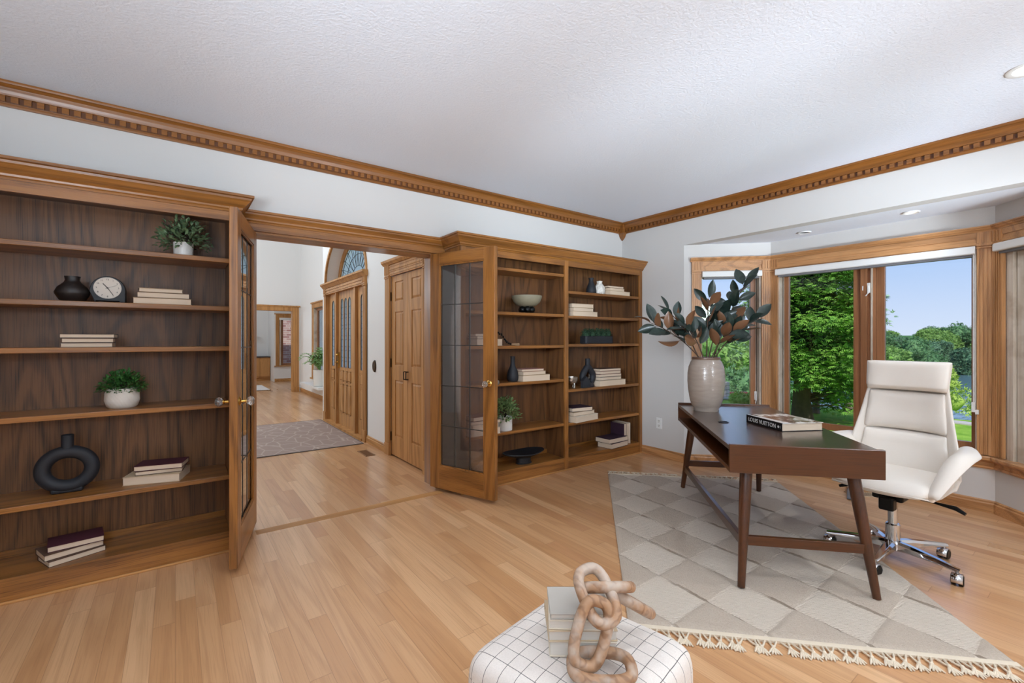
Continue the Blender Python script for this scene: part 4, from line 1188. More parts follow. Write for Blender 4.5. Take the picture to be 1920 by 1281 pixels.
tg = G().text('LOUIS VUITTON', .04, .0006, Matrix.Identity(4), spacing=1.03)
tx = [v[0] for v in tg.v]; ty = [v[1] for v in tg.v]; kx, ky = .262 / (max(tx) - min(tx)), .0265 / (max(ty) - min(ty)); mx_, my_ = (max(tx) + min(tx)) / 2, (max(ty) + min(ty)) / 2
g.add([Mx @ Vector(((a - mx_) * kx, (b - my_) * ky, c)) for a, b, c in tg.v], tg.f)
def mark(x, r):
    Mq = Matrix.Translation((x, .0008, T * .49)); 
    g.add([Mq @ Vector((r * cos(a), 0, r * sin(a))) for a in [2 * pi * k / 16 for k in range(16)]], [tuple(range(16))])
mark(.030, .0085); 
for dz in (-.006, .006): g.add([(.012, .0008, T * .49 + dz - .0016), (.015, .0008, T * .49 + dz - .0016), (.015, .0008, T * .49 + dz + .0016), (.012, .0008, T * .49 + dz + .0016)], [(0, 1, 2, 3)])
g.add([(.0125, .0008, T * .49 - .006), (.0145, .0008, T * .49 - .006), (.0145, .0008, T * .49 + .006), (.0125, .0008, T * .49 + .006)], [(0, 1, 2, 3)])
g.build('lettering', plain('silver_lettering', S(220, 218, 214), .5), BK)

# ================================================================== vase with magnolia branches
VX, VY = 3.435, 2.015
def stone():
    k = N('ribbed_taupe_glaze'); sp = k.n('ShaderNodeSeparateXYZ'); k.l(k.obj(), sp.inputs[0])
    w = k.math('SINE', k.math('ADD', k.math('MULTIPLY', sp.outputs[2], 560.0), k.math('MULTIPLY', k.noise(k.obj(), 8, 2), 4.0)))
    n1 = k.noise(k.mapping(k.obj(), (1, 1, 5)), 9, 3)
    k.setp(Base_Color=k.mix(n1, S(164, 150, 138), S(138, 124, 113)), Roughness=.22); k.b.inputs['Coat Weight'].default_value = .3
    k.bump(k.math('MULTIPLY', w, k.ramp(n1, 0, 1, .35, .6)), .12, .003); return k.m
vase = thing('floor_vase', 'tall taupe ribbed ceramic vase on the desk', 'vase', (VX, VY, ZT))
g = G(); g.lathe([(.001, 0), (.092, 0), (.096, .006), (.094, .020), (.108, .040), (.124, .090), (.136, .170), (.141, .240), (.140, .300), (.132, .355), (.116, .395), (.106, .408), (.108, .420), (.104, .428), (.094, .428), (.092, .41), (.10, .39), (.001, .35)], 56, cap=False)
g.build('vase_body', stone(), vase, smooth=45)
g = G(); g.lathe([(.1065, .412), (.1095, .421), (.105, .4305), (.095, .4305), (.0935, .425)], 56, cap=False); g.build('rim', plain('brown_rim_glaze', S(96, 72, 58), .3), vase, smooth=60)
M['mag'] = leaf_mat('magnolia_leaf', S(44, 58, 50), S(24, 38, 36), S(112, 78, 54), .3)
M['stem'] = plain('dark_brown_twig', S(74, 54, 40), .7)
def big_leaf(g, p, d, n, L, w, curl):
    """Magnolia leaf: pointed oval, 3 x 7 grid, curved along its length and creased at the midrib."""
    d = d.normalized(); r = d.cross(n).normalized(); u = r.cross(d).normalized(); rows = []
    for i in range(8):
        t = i / 7; ww = w * .5 * (sin(pi * min(1, t * 1.0)) ** .75) * (1 - .22 * t) if 0 < i < 7 else 0.0006
        c = p + d * (L * t) + u * (curl * L * (t * (1 - t)) * 1.6 - curl * L * .5 * t * t)
        rows.append([c - r * ww + u * ww * .35, c - r * ww * .5 + u * ww * .10, c, c + r * ww * .5 + u * ww * .10, c + r * ww + u * ww * .35])
    vs = [q for row in rows for q in row]
    g.add(vs, [(i * 5 + k, i * 5 + k + 1, (i + 1) * 5 + k + 1, (i + 1) * 5 + k) for i in range(7) for k in range(4)])
# image-plane axes of the place as seen from the room side: right and towards the window
RT, FW = Vector((.804, -.595, 0)), Vector((.595, .804, 0))
BR = [  # tip (right, depth, height above the rim), leaves, label
    ((-.44, -.02, .27), 9, 'magnolia branch reaching furthest towards the bookcase'),
    ((-.27, .06, .36), 8, 'magnolia branch with copper leaves over the vase'),
    ((-.20, -.10, .24), 7, 'low magnolia branch leaning to the room over the vase'),
    ((.02, .0, .46), 8, 'upright magnolia branch in the middle of the vase'),
    ((.16, .05, .36), 8, 'magnolia branch crossing the narrow window'),
    ((.33, .02, .60), 10, 'tallest magnolia branch in front of the window post'),
    ((.36, -.06, .30), 8, 'magnolia branch arching over the desk to the right'),
    ((.14, -.12, .20), 7, 'short magnolia branch above the vase rim')]
rnd = random.Random(21)
for i, ((a, b, c), nl, lab) in enumerate(BR):
    nl += 4
    t = thing('magnolia_branch', lab, 'branch', (VX, VY, ZT), 0, 'magnolia branches in the taupe vase')
    tip = RT * a + FW * b + Vector((0, 0, .43 + c)); root = Vector((-.02 * a, -.02 * b, .36)) + RT * (a * .08)
    rim = RT * max(-.07, min(.07, a * .22)) + FW * max(-.06, min(.06, b * .4)) + Vector((0, 0, .44))
    mid = rim.lerp(tip, .5) + Vector((0, 0, .05)) - (RT * a) * .06
    def bz(t_):
        p = (1 - t_) ** 2; return rim * p + mid * (2 * t_ * (1 - t_)) + tip * (t_ * t_)
    pts = [root] + [bz(k / 10) for k in range(11)]
    g = G(); g.tube(pts, [.005] * 3 + [.0042 - .0002 * k for k in range(9)], 6)
    lg = G(); lg.keep_normals = True
    for k in range(nl):
        tt = .26 + .74 * k / (nl - 1); p = bz(tt); tan = (bz(min(1, tt + .05)) - bz(tt - .05)).normalized()
        az = k * 2.4 + i; side = tan.cross(Vector((0, 0, 1))).normalized(); sup = side.cross(tan).normalized()
        out = side * cos(az) + sup * sin(az)
        d = (tan * (1.0 if k == nl - 1 else .75) + out * (.25 if k == nl - 1 else .85) + Vector((0, 0, .12))).normalized()
        nn = ((-FW * .8 + sup * .5) * (1 if rnd.random() < .75 else -1) + Vector((rnd.uniform(-.7, .7), rnd.uniform(-.7, .7), rnd.uniform(-.2, .8)))).normalized()
        if nn.length < .1 or abs(nn.dot(d)) > .95: nn = Vector((0, 0, 1))
        L = rnd.uniform(.13, .175); q = p + d * .02
        g.tube([p, q + d * .004], .0018, 5)
        big_leaf(lg, q, d, nn, L, L * rnd.uniform(.52, .62), rnd.uniform(-.10, .16))
    g.build('twig', M['stem'], t, smooth=60); lg.build('leaves', M['mag'], t, smooth=80)

# ================================================================== office chair (local +x is its front)
ch = thing('office_chair', 'white leather high backed swivel chair on a chrome base', 'chair', (3.47, .838, 0), radians(178))
def sgrid(f, nu, nv):
    vs = [f(u / nu * 2 - 1, v / nv) for v in range(nv + 1) for u in range(nu + 1)]
    fs = [(v * (nu + 1) + u, v * (nu + 1) + u + 1, (v + 1) * (nu + 1) + u + 1, (v + 1) * (nu + 1) + u) for v in range(nv) for u in range(nu)]
    g = G(); g.add(vs, fs); return g
def interp(tab, v):
    for (a, pa), (b, pb) in zip(tab[:-1], tab[1:]):
        if v <= b:
            t_ = (v - a) / (b - a); t_ = t_ * t_ * (3 - 2 * t_); return [x + (y - x) * t_ for x, y in zip(pa, pb)]
    return list(tab[-1][1])
# spine of the shell: v -> (x, z, half width, forward wrap)
SH = [(0, (.280, .438, .215, .03)), (.18, (.12, .408, .245, .03)), (.34, (-.10, .410, .265, .05)), (.46, (-.225, .50, .280, .09)), (.60, (-.262, .66, .272, .13)), (.75, (-.285, .86, .232, .09)), (.88, (-.300, 1.02, .205, .06)), (1, (-.318, 1.175, .212, .035))]
def shell(u, v):
    x, z, w, wr = interp(SH, v)
    k = abs(u) ** 2.4; tang = min(1, max(0, (v - .30) / .16))
    return (x + wr * k * tang - .016, w * u, z + wr * k * (1 - tang) * .9 + .0)
sgrid(shell, 14, 26).build('shell', M['leather'], ch, solid=-.022, sub=2)
# padded back in two fields, and the head roll
def pad(name, v0, v1, wtop, wbot, thick, puff):
    """Upholstered field in front of the shell between two levels."""
    rings = []
    nv, nu = 14, 18
    fr, bk = [], []
    def P(u, t_, front):
        v = v0 + (v1 - v0) * t_; x, z, w, wr = interp(SH, v)
        hw = wbot + (wtop - wbot) * t_
        e = (1 - abs(u) ** 6) * (1 - abs(2 * t_ - 1) ** 8)
        return (x + .004 + wr * abs(u * hw / w) ** 2.4 + (thick * (.45 + .55 * e) + puff * (1 - u * u) if front else 0), hw * u, z)
    g = G(); vs = [P(u / nu * 2 - 1, t_ / nv, True) for t_ in range(nv + 1) for u in range(nu + 1)] + [P(u / nu * 2 - 1, t_ / nv, False) for t_ in range(nv + 1) for u in range(nu + 1)]
    W_ = nu + 1; B = (nv + 1) * W_
    fs = []
    for t_ in range(nv):
        for u in range(nu):
            a = t_ * W_ + u; fs.append((a, a + 1, a + W_ + 1, a + W_)); fs.append((B + a, B + a + W_, B + a + W_ + 1, B + a + 1))
    for t_ in range(nv):
        for u in (0, nu):
            a = t_ * W_ + u; fs.append((a, a + W_, B + a + W_, B + a))
    for u in range(nu):
        for t_ in (0, nv):
            a = t_ * W_ + u; fs.append((a, a + 1, B + a + 1, B + a))
    g.add(vs, fs); return g.build(name, M['leather'], ch, sub=1)
pad('lower_back_pad', .455, .665, .203, .225, .050, .012)
pad('upper_back_pad', .667, .842, .186, .203, .046, .010)
pad('headrest', .846, 1.0, .212, .198, .066, .018)
# seat cushion
g = G(); rings = []
for i in range(15):
    t_ = i / 14; x = .285 - .49 * t_; hw = .222 + .012 * sin(pi * t_) - (.035 * (1 - t_ / .12) ** 2 if t_ < .12 else 0)
    zt = .520 + .012 * sin(pi * t_ * .9) - (.055 * (1 - t_ / .16) ** 2 if t_ < .16 else 0); zb = .448
    ring = []
    for k in range(20):
        a = 2 * pi * k / 20; cx, cz = cos(a), sin(a)
        ring.append((x, hw * (abs(cx) ** .35) * (1 if cx > 0 else -1), (zt + zb) / 2 + (zt - zb) / 2 * (abs(cz) ** .5) * (1 if cz > 0 else -1)))
    rings.append(ring)
g.loft(rings); g.build('seat_cushion', M['leather'], ch, sub=1)
g = G(); pts = []
for i in range(25):
    t_ = i / 24; a = pi * t_
    pts.append((.262 - .0 + .018 * sin(a), .222 * cos(a), .462))
g.tube(pts, .004, 6); g.build('piping', M['leather'], ch, smooth=60)
# wing arms: a padded band rising from the seat side and flaring outwards
ARMC = [(.236, .445), (.244, .520), (.257, .600), (.276, .650), (.312, .668), (.328, .648)]
def arm(sy):
    def f(u, v):
        # v along the arm front->back, u from seat side (-1) to the outer lip (+1)
        x = .235 - .47 * v; s_ = min(1, v / .42); s_ = .06 + .94 * sin(s_ * pi / 2) ** 1.1
        b = (u + 1) / 2 * (len(ARMC) - 1); k = min(len(ARMC) - 2, int(b)); t_ = b - k
        P0, P1, P2, P3 = ARMC[max(0, k - 1)], ARMC[k], ARMC[k + 1], ARMC[min(len(ARMC) - 1, k + 2)]
        y, z = [.5 * (2 * P1[q] + (P2[q] - P0[q]) * t_ + (2 * P0[q] - 5 * P1[q] + 4 * P2[q] - P3[q]) * t_ ** 2 + (3 * P1[q] - P0[q] - 3 * P2[q] + P3[q]) * t_ ** 3) for q in (0, 1)]
        lip = 1 - .35 * max(0, v - .65) / .35
        return (x, sy * (.236 + .012 * sin(pi * v) + (y - .236) * s_ * lip), .445 + (z - .445) * s_ - .01 * max(0, v - .7))
    sgrid(f, 15, 16).build('armrest', M['leather'], ch, solid=.036, sub=2)
arm(1); arm(-1)
# mechanism, levers, gas column
g = G(); g.box(-.12, -.075, .365, .10, .075, .412); g.build('mechanism', M['blackm'], ch, bevel=.012)
g = G(); g.box(.085, -.028, .318, .150, .045, .395); g.build('tension_housing', M['blackm'], ch, bevel=.010)
for sy, L_ in ((1, .32), (-1, .27)):
    g = G(); g.tube([(.0, sy * .07, .388), (0, sy * .18, .388), (.01, sy * (L_ - .04), .384), (.02, sy * L_, .366)], [.006, .006, .013, .009], 10, flat=1.0); g.build('lever', M['blackm'], ch, smooth=60)
g = G(); g.lathe([(.001, .115), (.024, .115), (.024, .37), (.001, .37)], 28, cap=False); g.build('gas_column', M['chrome'], ch, smooth=40)
g = G(); g.lathe([(.034, .088), (.036, .10), (.036, .205), (.030, .212), (.024, .212)], 28, cap=False); g.build('column_sleeve', M['chrome'], ch, smooth=40)
g = G(); g.lathe([(.001, .052), (.030, .052), (.046, .060), (.050, .075), (.050, .100), (.040, .112), (.001, .112)], 32, cap=False); g.build('hub', M['chrome'], ch, smooth=35)
base_rot = radians(36 - 178)
for k in range(5):
    a = base_rot + 2 * pi * k / 5; e = Vector((cos(a), sin(a), 0)); s_ = Vector((-sin(a), cos(a), 0)); R_ = .315
    rings = []
    for t_, hw, zt, zb in ((.035, .026, .112, .058), (.10, .026, .112, .066), (.22, .021, .100, .068), (R_ - .01, .017, .088, .066), (R_ + .012, .015, .086, .066)):
        c = e * t_
        rings.append([c - s_ * hw + Vector((0, 0, zb + .006)), c - s_ * hw + Vector((0, 0, zt - .012)), c - s_ * hw * .5 + Vector((0, 0, zt)), c + s_ * hw * .5 + Vector((0, 0, zt)), c + s_ * hw + Vector((0, 0, zt - .012)), c + s_ * hw + Vector((0, 0, zb + .006)), c + s_ * hw * .6 + Vector((0, 0, zb)), c - s_ * hw * .6 + Vector((0, 0, zb))])
    lg = G().loft(rings).build('base_leg', M['chrome'], ch, smooth=40)
    c = e * (R_ - .002)
    g = G(); g.tube([c + Vector((0, 0, .07)), c + Vector((0, 0, .036))], .0095, 10); g.build('caster_stem', M['chrome'], lg, smooth=40)
    az = a + [.9, -.5, 1.3, .4, -1.1][k]; wv = Vector((cos(az), sin(az), 0)); wf = Vector((-sin(az), cos(az), 0)); cc = c - wf * .008 + Vector((0, 0, .0285))
    for sg in (-1, 1):
        g = G(); rr = []
        for o_, r_ in ((.005, .027), (.008, .0285), (.022, .0285), (.026, .024)):
            rr.append([cc + wv * (sg * o_) + wf * (r_ * cos(2 * pi * q / 24)) + Vector((0, 0, r_ * sin(2 * pi * q / 24))) for q in range(24)])
        g.loft(rr); g.build('caster_wheel', M['blackm'], lg, smooth=40)
    g = G(); rr = []
    for o_ in (-.0235, .0235):
        rr.append([cc + wv * o_ + wf * (.0315 * cos(pi * q / 14 - .15)) + Vector((0, 0, .0315 * sin(pi * q / 14 - .15))) for q in range(17)])
    g.loft(rr, closed=False); g.build('caster_hood', M['chrome'], lg, solid=.002, smooth=40)

# ================================================================== ottoman, its books and the wooden chain
OT = thing('pouf', 'square ivory pouf with a thin black grid', 'ottoman', (.937, .930, 0), atan2(.765 - 1.214, 1.224 - 1.129))
# local x runs along the side facing the rug, local y to the left of it
OZ, OS = .44, .492
def grid_mat():
    k = N('ivory_windowpane_cloth'); sp = k.n('ShaderNodeSeparateXYZ'); k.l(k.obj(), sp.inputs[0])
    ge = k.n('ShaderNodeTexCoord'); ns = k.n('ShaderNodeSeparateXYZ'); k.l(ge.outputs['Normal'], ns.inputs[0])
    wob = k.math('MULTIPLY', k.math('SUBTRACT', k.noise(k.obj(), 7, 2), .5), .006)
    def ln(i, off=0.0):
        f = k.math('FRACT', k.math('ADD', k.math('DIVIDE', k.math('ADD', sp.outputs[i], wob), .0475), off + .5))
        hit = k.math('LESS_THAN', k.math('ABSOLUTE', k.math('SUBTRACT', f, .5)), .019)
        return k.math('MULTIPLY', hit, k.math('LESS_THAN', k.math('ABSOLUTE', ns.outputs[i]), .62))
    m = k.math('MAXIMUM', k.math('MAXIMUM', ln(0, .35), ln(1, .1)), ln(2, .2))
    c = k.mix(k.noise(k.obj(), 260, 2), S(236, 228, 220), S(214, 205, 196)); c = k.mix(k.math('MULTIPLY', m, .82), c, S(38, 38, 44))
    k.setp(Base_Color=c, Roughness=.9); k.b.inputs['Specular IOR Level'].default_value = .1
    k.bump(k.noise(k.obj(), 420, 2), .3, .002); return k.m
GM = grid_mat()
g = G(); n = 12
h = OS / 2
def pbox(bx, by, bz0, bz1, dome):
    """Rounded cushion block as a subdivided, slightly swollen box."""
    bm = bmesh.new(); bmesh.ops.create_cube(bm, size=1.0); bmesh.ops.subdivide_edges(bm, edges=bm.edges[:], cuts=9, use_grid_fill=True)
    out = G(); idx = {}
    for v in bm.verts:
        x, y, z = v.co * 2
        sw = (1 - x * x) * (1 - y * y)
        L_ = max(abs(x), abs(y), abs(z)); r = sqrt(x * x + y * y + z * z)
        p = 13.0; q = (abs(x) ** p + abs(y) ** p + abs(z) ** p) ** (1 / p); s_ = L_ / q
        idx[v.index] = (bx * x * s_, by * y * s_, (bz0 + bz1) / 2 + (bz1 - bz0) / 2 * z * s_ + (dome * sw if z > .9 else 0))
    out.add([idx[i] for i in range(len(bm.verts))], [tuple(v.index for v in f.verts) for f in bm.faces]); bm.free(); return out
pbox(h, h, .012, OZ - .008, .010).build('upholstery', GM, OT, sub=1)
sg = G()
for z in (.075, OZ - .070):
    sg.tube([(h * .992 * c_ * q_, h * .992 * s_ * q_, z) for c_, s_ in [(cos(2 * pi * k / 72), sin(2 * pi * k / 72)) for k in range(72)] for q_ in [(abs(c_) ** 9 + abs(s_) ** 9) ** (-1 / 9)]], .0025, 6, closed=True)
sg.build('welt', plain('ivory_welt', S(222, 214, 206), .9), OT)
for sx in (-1, 1):
    for sy in (-1, 1):
        g = G(); g.lathe([(.001, 0), (.018, 0), (.018, .02), (.001, .02)], 14, (sx * .17, sy * .17, 0), cap=False); g.build('foot', M['blackm'], OT, smooth=35)
# books on the pouf
zz = OZ + .003
oa = radians(-38)
for i, (L_, W_, T_, c_, dx, dy, r, lab) in enumerate((
        (.185, .150, .042, 'cream', 0, 0, 0, 'thick cream book, lowest of four on the grid pouf'),
        (.190, .150, .030, 'beige', -.002, .002, 2, 'yellowed beige book, second from below on the grid pouf'),
        (.178, .145, .026, 'cream', -.004, .0, -2, 'slim cream book, third from below on the grid pouf'),
        (.168, .14, .016, 'grey2', -.006, .004, 1, 'grey covered book on top of the pile on the grid pouf'))):
    if c_ == 'grey2': C[c_] = plain('pale_grey_book_cloth', S(178, 172, 162), .8, vary=.05)
    book(L_, W_, T_, C[c_], (.945 + dx, .945 + dy, zz), oa + radians(r), lab, 'books on the grid pouf', pages='paperw'); zz += T_ + .0006
def chain_wood():
    k = N('limed_mango_wood'); v = k.mapping(k.obj(), (1, .35, 1)); b = k.noise(v, 18, 2, .5, .2)
    band = k.ramp(k.math('SINE', k.math('MULTIPLY', b, 46.0)), 0, 1, -.1, 1)
    c = k.mix(k.math('MULTIPLY', band, .6), S(164, 126, 94), S(114, 78, 52)); c = k.mix(k.ramp(k.noise(k.obj(), 16, 3), 0, .75, .48, .66), c, S(188, 174, 160))
    k.setp(Base_Color=c, Roughness=.55); k.bump(band, .12, .002); return k.m
CM = chain_wood()
chn = thing('wooden_chain', 'chunky limed wood chain draped over the books on the pouf', 'ornament', (0, 0, 0))
def link(c, ax, nrm, L_=.150, W_=.098, r=.0152):
    """One oval link: centre, long-axis direction, plane normal."""
    c, ax, nrm = Vector(c), Vector(ax).normalized(), Vector(nrm); nrm = (nrm - ax * nrm.dot(ax)).normalized(); s_ = nrm.cross(ax)
    pts = []; a, b = L_ / 2 - r, W_ / 2 - r; rc = b * .92
    for k in range(40):
        t_ = 2 * pi * k / 40; cx, sy = cos(t_), sin(t_); p = 3.0
        q = (abs(cx) ** p + abs(sy) ** p) ** (-1 / p)
        pts.append(c + ax * (a * cx * q) + s_ * (b * sy * q))
    G().tube(pts, r, 14, closed=True).build('link', CM, chn, smooth=70)
def rdz(R_, D_, z): return RT * R_ + FW * D_ + Vector((0, 0, z))
link(rdz(.232, 1.240, .618), rdz(-.040, .075, .085), rdz(.15, -.80, .58), .168, .108)
link(rdz(.208, 1.192, .545), rdz(-.050, -.045, -.140), rdz(.12, -.93, .30), .185, .108)
link(rdz(.232, 1.178, .468), rdz(1, -.06, .0), rdz(0, -.12, .99), .182, .122)
link(rdz(.268, 1.285, .614), rdz(.15, .04, -.02), rdz(0, .5, .87), .165, .104)
link(rdz(.345, 1.335, .545), rdz(.15, .05, -.105), rdz(.55, .35, .80), .172, .104)
# ================================================================== foyer and dining contents
def foyer_rug():
    k = N('taupe_lattice_rug'); v = k.n('ShaderNodeTexVoronoi'); v.feature = 'DISTANCE_TO_EDGE'; v.inputs['Scale'].default_value = 5.5
    k.l(k.mapping(k.obj(), (1, .7, 1)), v.inputs['Vector'])
    e = k.ramp(v.outputs['Distance'], 1, 0, .01, .05); n1 = k.noise(k.mapping(k.obj(), (2, 40, 1)), 3, 3)
    c = k.mix(n1, S(170, 150, 140), S(142, 122, 114)); c = k.mix(k.math('MULTIPLY', e, .45), c, S(206, 190, 178))
    k.setp(Base_Color=c, Roughness=.95); k.bump(n1, .4, .004); return k.m
t = thing('entry_rug', 'taupe patterned entry rug before the front door', 'rug', (0, 0, 0))
G().box(-.6, 5.72, 0, 1.90, 7.82, .008).build('pile', foyer_rug(), t, bevel=.003)
g = G(); g.box(-.606, 5.714, 0, 1.906, 5.726, .009); g.box(-.606, 7.814, 0, 1.906, 7.826, .009); g.box(1.894, 5.72, 0, 1.906, 7.82, .009); g.build('binding', plain('grey_rug_binding', S(96, 88, 86), .9), t)
def register(x, y, L_, W_, rot, label, col):
    t = thing('floor_vent', label, 'vent', (x, y, 0), rot)
    g = G(); g.box(-L_ / 2, -W_ / 2, 0, L_ / 2, -W_ / 2 + .014, .005); g.box(-L_ / 2, W_ / 2 - .014, 0, L_ / 2, W_ / 2, .005); g.box(-L_ / 2, -W_ / 2, 0, -L_ / 2 + .016, W_ / 2, .005); g.box(L_ / 2 - .016, -W_ / 2, 0, L_ / 2, W_ / 2, .005)
    g.build('rim', col, t)
    G().box(-L_ / 2 + .01, -W_ / 2 + .01, 0, L_ / 2 - .01, W_ / 2 - .01, .001).build('duct', M['blackm'], t)
    n = int(L_ / .016); g = G()
    for k in range(1, n): g.box(-L_ / 2 + k * L_ / n - .0035, -W_ / 2 + .01, .001, -L_ / 2 + k * L_ / n + .0035, W_ / 2 - .01, .0045)
    g.build('slats', col, t); return t
register(1.77, 5.22, .30, .11, radians(90), 'brown floor vent beside the closet door', plain('brown_vent', S(140, 98, 62), .5))
vt = register(4.72, 1.28, .36, .12, radians(-48), 'tan floor vent under the bay window', plain('tan_vent', S(208, 184, 152), .5))
t = thing('air_deflector', 'smoky plastic air deflector lying over the end of the floor vent', 'deflector', (4.46, 1.33, 0))
def smoky():
    k = N('smoky_plastic'); k.setp(Base_Color=S(116, 118, 124), Roughness=.15); return k.m
q_ = [Vector((4.793, 1.482, 0)), Vector((4.822, 1.354, 0)), Vector((4.430, 1.304, 0)), Vector((4.429, 1.366, 0))]
g = G(); n_ = 8
for s_ in range(1):
    rows = []
    for i in range(n_ + 1):
        u = i / n_; a, b = q_[3].lerp(q_[0], u), q_[2].lerp(q_[1], u); h_ = .006 + .030 * sin(pi * u)
        rows.append([(a.x - 4.46, a.y - 1.33, h_), (b.x - 4.46, b.y - 1.33, h_)])
    g.add([v for r_ in rows for v in r_], [(2 * i, 2 * i + 1, 2 * i + 3, 2 * i + 2) for i in range(n_)])
g.build('hood', smoky(), t, solid=.003, smooth=60)
t = thing('door_chime', 'small oval bronze plaque on the foyer wall', 'plaque', (1.97, 5.492, .985))
g = G(); g.lathe([(.001, .016), (.05, .016), (.058, .012), (.064, .0), (.001, 0)], 40, cap=False); g.v = [(-z, x * .72, y * 1.2) for x, y, z in g.v]; g.build('plate', M['bronze'], t, smooth=35)
g = G(); g.lathe([(.052, .016), (.052, .020), (.042, .020), (.042, .016)], 40, cap=False); g.v = [(-z, x * .72, y * 1.2) for x, y, z in g.v]; g.build('raised_rim', plain('worn_bronze', S(120, 96, 72), .4, .6), t, smooth=35)
# fern on the foyer ledge
t = thing('potted_fern', 'light green fern in a white pot on the foyer ledge', 'plant', (2.405, 9.95, .345))
g = G(); g.lathe([(.001, 0), (.10, 0), (.12, .02), (.13, .34), (.115, .34), (.11, .30), (.001, .30)], 32, cap=False); g.build('pot', M['white'], t, smooth=35)
rnd = random.Random(9); g = G(); g.keep_normals = True; sg = G()
for k in range(30):
    a = rnd.uniform(0, 2 * pi); R_ = rnd.uniform(.18, .40); hgt = rnd.uniform(.15, .50)
    pts = [Vector((cos(a) * R_ * q, sin(a) * R_ * q, .32 + hgt * sin(min(1, q) * 2.2))) for q in [i / 9 for i in range(10)]]
    pts = [Vector((min(p_.x, .02), p_.y, p_.z)) for p_ in pts]
    sg.tube(pts, .003, 4)
    for i in range(2, 10):
        tn = (pts[i] - pts[i - 1]).normalized(); s_ = tn.cross(Vector((0, 0, 1))).normalized()
        for sd in (-1, 1):
            leaf_quads(g, pts[i], (s_ * sd + tn * .6).normalized(), Vector((0, 0, 1)), .10 * (1.1 - i / 14), .04)
M['fern'] = leaf_mat('light_fern_leaf', S(110, 160, 90), S(160, 200, 130))
sg.build('stalks', M['fern'], t); g.build('fronds', M['fern'], t)
# dining cabinet, rug and twig arrangement
t = thing('sideboard_cabinet', 'oak base cabinet with a dark top in the dining room', 'cabinet', (0, 0, 0))
CX1, CY0 = 2.44, 16.30
G().box(-.6, CY0, .10, CX1, 16.74, .74).build('body', M['foyZ'], t)
G().box(-.6, CY0 + .05, 0, CX1, 16.74, .10).build('toe_kick', M['foyX'], t)
G().box(-.62, CY0 - .03, .74, CX1, 16.74, .775).build('countertop', plain('dark_counter', S(66, 60, 58), .3), t)
for k in range(5):
    a = 1.92 - k * .52
    g = G(); y = CY0
    for q in ((a, a + .09, .14, .70), (a + .41, a + .50, .14, .70), (a + .09, a + .41, .14, .22), (a + .09, a + .41, .62, .70)): g.box(q[0], y - .02, q[2], q[1], y, q[3])
    g.box(a + .09, y - .010, .22, a + .41, y, .62); dr = g.build('door', M['foyZ'], t)
    for z in (.60, .66): G().ball((a + .04, y - .035, z), .014, 10, 7).build('knob', M['bronze'], dr, smooth=60)
t = thing('dining_rug', 'pale striped rug on the dining room floor', 'rug', (0, 0, 0))
def stripe():
    k = N('pale_striped_rug'); sp = k.n('ShaderNodeSeparateXYZ'); k.l(k.obj(), sp.inputs[0])
    k.setp(Base_Color=k.mix(k.math('GREATER_THAN', k.math('FRACT', k.math('MULTIPLY', sp.outputs[1], 4.0)), .5), S(236, 230, 226), S(206, 200, 198)), Roughness=.95); return k.m
G().prism([(-1.0, 13.30), (1.98, 13.22), (1.98, 14.75), (-1.0, 14.75)], 0, .010).build('pile', stripe(), t)
G().box(-1.0, 13.21, 0, 1.99, 13.225, .011).build('binding', M['bronze'], t)
t = thing('twig_arrangement', 'dark leafy twigs in a vase on the dining cabinet', 'arrangement', (1.70, 16.50, .775))
g = G(); g.lathe([(.001, 0), (.10, 0), (.14, .12), (.10, .3), (.08, .34), (.07, .34), (.001, .2)], 24, cap=False); g.build('vase', M['white'], t, smooth=40)
rnd = random.Random(13); sg = G(); g = G(); g.keep_normals = True
for k in range(9):
    a = rnd.uniform(-.5, .7); b = rnd.uniform(-.5, .5); L_ = rnd.uniform(.6, 1.0)
    pts = [Vector((a * q * L_ + .05 * q * q, -abs(b) * q * .5, .3 + L_ * (q * 1.1 - .55 * q * q * (1 + abs(a))))) for q in [i / 8 for i in range(9)]]
    sg.tube(pts, .006, 5)
    for i in range(2, 9):
        for sd in (-1, 1): leaf_quads(g, pts[i], Vector((sd * .7 + a, rnd.uniform(-.5, .5), .3)), Vector((0, -1, .3)), .11, .05)
sg.build('twigs', M['stem'], t); g.build('leaves', leaf_mat('olive_leaf', S(70, 76, 52), S(110, 112, 84)), t)

# ================================================================== outside
def grass_mat(name, a, b, sc=3.0):
    k = N(name); n1 = k.noise(k.pos(), sc, 4, .65); n2 = k.noise(k.pos(), 60, 3, .7)
    c = k.mix(k.ramp(n1, 0, 1, .35, .65), a, b); c = k.mix(k.math('MULTIPLY', n2, .22), c, S(78, 118, 44))
    k.setp(Base_Color=c, Roughness=.95); k.b.inputs['Specular IOR Level'].default_value = .1; k.bump(n2, .4, .03); return k.m
GZ = -.45
g = G()
xs = [4.2, 7, 9, 11, 12.5, 13.5, 14.5, 16, 20, 30, 48, 52]
def gz(x, y):
    d_ = x * .85 + abs(y - 6) * .0
    e = max(0, x - 13.8)
    return GZ + .02 * sin(x * 1.3 + y) - (.0 if e == 0 else min(6.4, e * .165)) + .03 * sin(y * .9)
ys = list(range(-40, 52, 2))
vs = [(x, y, gz(x, y)) for x in xs for y in ys]; ny_ = len(ys)
g.add(vs, [(i * ny_ + j, (i + 1) * ny_ + j, (i + 1) * ny_ + j + 1, i * ny_ + j + 1) for i in range(len(xs) - 1) for j in range(ny_ - 1)])
tag(g.build('ground_lawn', grass_mat('sunlit_lawn', S(150, 186, 72), S(112, 158, 48)), smooth=80), 'bright green lawn beyond the bay window', 'lawn', kind='stuff')
